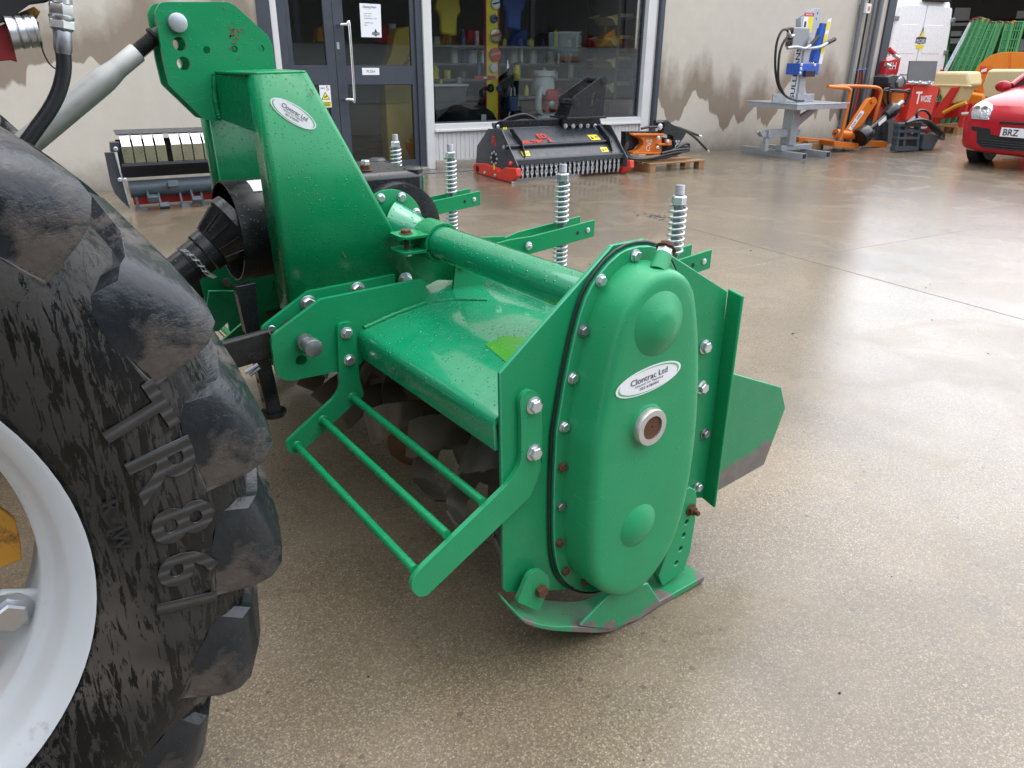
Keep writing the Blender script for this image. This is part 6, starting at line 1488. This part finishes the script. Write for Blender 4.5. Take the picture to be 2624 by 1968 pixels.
q = QU(c8, [(1180, 640), (1255, 645), (1240, 718), (1165, 712)], 12.21); s_ = fplate('sticker', q, (-.004, 0, 0), 'red_bright', TK, (), 0); q = QU(c8, [(1190, 675), (1245, 655), (1235, 690), (1180, 700)], 12.20); fplate('sticker_mark', q, (-.004, 0, 0), 'sticker', s_, (), 0)
q = LU(*c8([(1172, 790)])[0], 12.22); fobj('outlet', b_lathe(B(), q, (-1, 0, 0), [(0, .07), (.04, .07), (.04, .05)], 18), 'yellow', TK, 40)
fobj('tow_pin', b_tube(B(), QU(c8, [(1000, 1100), (1100, 1095)], 11.0), .03, 8), 'zinc', TK, 40)
# green hurdles leaning in rows
def hurdle(label, x0, x1, top, lean, u, m, n=6, grp=True):
    a0 = LU(*c8([(x0, top)])[0], u); a1 = LU(*c8([(x1, top)])[0], u); b0 = LU(*c8([(x0-lean, 690)])[0], u-.5); b1 = LU(*c8([(x1-lean, 690)])[0], u-.5)
    t_ = thing('livestock_hurdle', label, 'hurdle', W(u, b0.y), 'livestock hurdles stacked under the shed')
    for P_, Q_ in ((a0, b0), (a1, b1)):
        d_ = Q_-P_; ftube('upright', [P_, P_ + d_*((P_.z-.02)/max(.3, P_.z-Q_.z))], .028, m, t_, 8)
    for k in range(n):
        f_ = k/(n-1)*.9; ftube('bar', [a0 + (b0-a0)*f_, a1 + (b1-a1)*f_], .020, m, t_, 8)
    for k in range(1, 4): f_ = k/4; ftube('slat', [a0.lerp(a1, f_), b0.lerp(b1, f_)], .014, m, t_, 6)
    ftube('foot_bar', [a0 + (b0-a0)*((a0.z-.02)/max(.3, a0.z-b0.z)), a1 + (b1-a1)*((a1.z-.02)/max(.3, a1.z-b1.z))], .028, m, t_, 8)
    fobj('knuckle', b_lathe(B(), a0 - V((.04, 0, 0)), (1, 0, 0), [(0, .03), (.08, .03)], 10), 'orange' if x0 % 3 == 0 else 'red_muddy', t_, 40)
words = ['leftmost', 'second', 'third', 'fourth', 'fifth', 'sixth', 'seventh', 'eighth', 'ninth', 'tenth']
for k, (x0, x1, tp_, ln, u, m) in enumerate(((800, 840, 230, 30, 15.5, 'gate_green'), (850, 890, 215, 40, 15.2, 'gate_green'), (1090, 1110, 205, 260, 13.9, 'galv'), (1120, 1165, 185, 230, 13.8, 'gate_green'), (1165, 1210, 175, 210, 13.7, 'gate_green'), (1215, 1260, 190, 200, 13.6, 'gate_green'), (1280, 1340, 215, 200, 13.5, 'gate_green'), (1360, 1400, 215, 180, 13.4, 'gate_green'), (1430, 1490, 220, 120, 13.3, 'gate_green'), (1500, 1600, 215, 130, 13.2, 'gate_green'))):
    hurdle(('green' if m == 'gate_green' else 'silver') + ' tubular hurdle leaning under the shed, %s from the left' % words[k], x0, x1, tp_, ln, u, m)

# ------------------------------------------------------------------ red car
hd_ = rad(4.0); kd = V((math.cos(hd_), math.sin(hd_), 0)); ks = V((kd.y, -kd.x, 0))          # ks: towards the right of the picture
kc = V((6.75, -3.45, 0))
CR = thing('red_car', 'bright red hatchback parked at the right edge, front facing the yard', 'car', FM @ kc)
CM = FM @ Matrix(((ks.x, kd.x, 0, kc.x), (ks.y, kd.y, 0, kc.y), (0, 0, 1, 0), (0, 0, 0, 1)))
CMi = CM.inverted()
def K(px, py, t):
    n = CM.to_3x3() @ V((0, 1, 0)); return CMi @ onP(px, py, CM @ V((0, t, 0)), n)
def cobj(name, bm, mat, par, smooth=40, bevel=0): return obj(name, bm, mat, par, smooth, bevel, CM, 3)
# lofted body: (t back, half width, z low, z shoulder, z top)
secs = [(-.02, .62, .26, .56, .64), (.01, .72, .20, .62, .70), (.07, .80, .18, .69, .765), (.18, .83, .17, .75, .83), (.42, .845, .17, .80, .905), (.75, .85, .17, .84, .965), (1.05, .85, .17, .89, 1.015), (1.25, .85, .17, .92, 1.04), (3.2, .85, .17, .94, 1.02), (3.55, .80, .22, .87, .95), (3.62, .70, .30, .7, .8)]
bm = B(); rings = []
for t, hw_, zl, zsh, zt in secs:
    half = [(0, zt), (hw_*.45, zt-.004), (hw_*.72, zt-.02), (hw_*.88, (zt+zsh)/2+.01), (hw_*.965, zsh), (hw_, zsh-.10), (hw_, (zsh+zl)/2), (hw_*.97, zl+.08), (hw_*.90, zl), (0, zl-.01)]
    P_ = half + [(-x, z) for x, z in half[-2:0:-1]]
    rings.append([bm.verts.new((x, t, z)) for x, z in P_])
nR = len(rings[0])
for A_, C_ in zip(rings, rings[1:]):
    for k in range(nR): bm.faces.new((A_[k], A_[(k+1) % nR], C_[(k+1) % nR], C_[k]))
bm.faces.new(rings[0]); bm.faces.new(rings[-1][::-1])
body = cobj('body', bm, 'red_car', CR, 60); sb = body.modifiers.new('sub', 'SUBSURF'); sb.levels = 2; sb.render_levels = 2
from mathutils.bvhtree import BVHTree
bpy.context.view_layer.update(); _dg = bpy.context.evaluated_depsgraph_get(); _be = body.evaluated_get(_dg).to_mesh()
_bv = BVHTree.FromPolygons([v.co.copy() for v in _be.vertices], [tuple(p.vertices) for p in _be.polygons]); body.evaluated_get(_dg).to_mesh_clear()
def skin(x, z, off=.006):
    h_ = _bv.ray_cast(V((x, -1, z)), V((0, 1, 0)))[0]
    return V((x, (h_.y if h_ is not None else .3) - off, z))
def skin_patch(name, outline, mat, par, off=.006, th=.03, n_=3):
    "patch laid on the body skin: outline of (x, z), filled from its middle"
    P_ = []
    for (x0, z0), (x1, z1) in zip(outline, outline[1:] + outline[:1]):
        for k in range(n_): P_.append((x0 + (x1-x0)*k/n_, z0 + (z1-z0)*k/n_))
    cx_ = sum(p_[0] for p_ in P_)/len(P_); cz_ = sum(p_[1] for p_ in P_)/len(P_); bm = B(); rr_ = []
    for f_ in (1, .97, .75, .5, .25): rr_.append([bm.verts.new(skin(cx_ + (x-cx_)*f_, cz_ + (z-cz_)*f_, off if f_ < 1 else -th)) for x, z in P_])
    m_ = len(P_)
    for a_, b_ in zip(rr_, rr_[1:]):
        for k in range(m_): bm.faces.new((a_[k], a_[(k+1) % m_], b_[(k+1) % m_], b_[k]))
    bm.faces.new(rr_[-1]); return cobj(name, bm, mat, par, 50)
# glasshouse
bm = B(); gl_ = [(1.10, .78, .96, .97), (1.25, .76, .96, 1.07), (1.75, .66, .95, 1.37), (2.1, .64, .95, 1.43), (3.0, .64, .95, 1.41), (3.35, .66, .95, 1.25), (3.55, .70, .92, .95)]
rings = []
for t, hw_, zl, zt in gl_:
    rings.append([bm.verts.new((x, t, z)) for x, z in ((-hw_-.04, zl), (-hw_, zt-.02), (-hw_*.6, zt+.015), (hw_*.6, zt+.015), (hw_, zt-.02), (hw_+.04, zl))])
for A_, C_ in zip(rings, rings[1:]):
    for k in range(5): bm.faces.new((A_[k], A_[k+1], C_[k+1], C_[k]))
n = NT('car_glass'); n.set(col=(.02, .024, .028), rough=.06, spec=.8)
cobj('windows', bm, 'car_glass', CR, 50)
bm = B(); b_plate(bm, [V((-.60, 1.80, 1.395)), V((.60, 1.80, 1.395)), V((.62, 2.1, 1.452)), V((.62, 3.0, 1.43)), V((.55, 3.3, 1.32)), V((-.55, 3.3, 1.32)), V((-.62, 3.0, 1.43)), V((-.62, 2.1, 1.452))], (0, 0, .02)); cobj('roof', bm, 'red_car', CR, 60, .02)
for s in (-1, 1):   # left and right of the car
    bm = B(); b_tube(bm, [(s*.80, 1.13, .99), (s*.68, 1.75, 1.38), (s*.65, 2.1, 1.45)], .035, 8); cobj('pillar', bm, 'red_car', CR)
    # wheel
    w_ = cobj('tyre', b_lathe(B(), (s*.66, .72, .295), (s, 0, 0), [(0, .18), (0, .27), (.02, .293), (.14, .293), (.165, .27), (.165, .19)], 36), 'rubber', CR, 40)
    cobj('wheel_trim', b_lathe(B(), (s*.66, .72, .295), (s, 0, 0), [(.13, .19), (.16, .19), (.165, .10), (.17, .02)], 28), 'zinc', w_, 40)
    cobj('tyre', b_lathe(B(), (s*.66, 3.1, .295), (s, 0, 0), [(0, .18), (0, .27), (.02, .293), (.14, .293), (.165, .27), (.165, .19)], 28), 'rubber', CR, 40)
    # wheel arch shadow gap
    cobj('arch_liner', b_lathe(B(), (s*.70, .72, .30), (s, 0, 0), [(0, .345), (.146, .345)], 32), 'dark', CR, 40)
    # headlamp
    hp2 = [K(*q, .10) for q in c8([(1118, 1010), (1160, 985), (1205, 980), (1290, 1010), (1322, 1050), (1308, 1158), (1128, 1148), (1112, 1090)])]
    hl_ = skin_patch('headlamp', [(-s*p.x, p.z) for p in hp2], 'lamp_lens', CR, .010)
    for k in range(2):
        q_ = skin(-s*(sum(p.x for p in hp2)/len(hp2)) + s*(.05-.10*k), sum(p.z for p in hp2)/len(hp2), .012)
        cobj('reflector', b_lathe(B(), q_, (0, -1, 0), [(0, .040), (.004, .042), (.004, .034), (.001, .015)], 20), 'chrome', hl_, 40)
    # mirror
    c_ = K(*c8([(1430, 835)])[0], 1.15); bm = B(); bmesh.ops.create_uvsphere(bm, u_segments=20, v_segments=12, radius=1)
    for v in bm.verts: v.co = V((s*(.90 + v.co.x*.11), 1.12 + v.co.y*.06, c_.z + v.co.z*.075))
    cobj('mirror', bm, 'red_car', CR, 60)
    # fog lamp recess
    q = [K(*k_, .06) for k_ in c8([(1112, 1215), (1300, 1240), (1312, 1298), (1140, 1262), (1118, 1250)])]
    skin_patch('side_grille', [(-s*p.x, p.z) for p in q], 'dark', CR, .004)
gl2 = [K(*k_, -.02) for k_ in c8([(1128, 1270), (1310, 1305), (1420, 1330), (1560, 1335)])]
gq = [(p.x, p.z) for p in gl2]; gq += [(-x, z) for x, z in gq[::-1]] + [(.55, .30), (.46, .245), (-.46, .245), (-.55, .30)]
skin_patch('lower_grille', gq, 'dark', CR, .005, n_=4)
for k in range(4): cobj('grille_bar', b_box(B(), (0, skin(0, .26+.030*k).y-.004, .26+.030*k), (.86+.05*k, .008, .008)), 'grey_paint', CR, 30)
uz = K(*c8([(1480, 1190)])[0], -.02).z
cobj('upper_grille', b_box(B(), (0, skin(0, uz).y+.015, uz), (.62, .05, .030)), 'dark', CR, 30, .008)
pz = K(*c8([(1500, 1285)])[0], -.05).z
np_ = cobj('number_plate', b_box(B(), (0, skin(0, pz).y-.012, pz), (.52, .010, .111)), 'sticker', CR, 30, .003)
text('plate_lettering', 'BRZ', CM @ frame((-.135, skin(0, pz).y-.0178, pz), (0, -1, 0), (1, 0, 0)), .185, .079, 'ink', np_, depth=.001, bold=.02)
cobj('badge', b_lathe(B(), skin(0, uz+.075, -.002), (0, -1, 0), [(0, .045), (.012, .04)], 4), 'chrome', CR, 40)
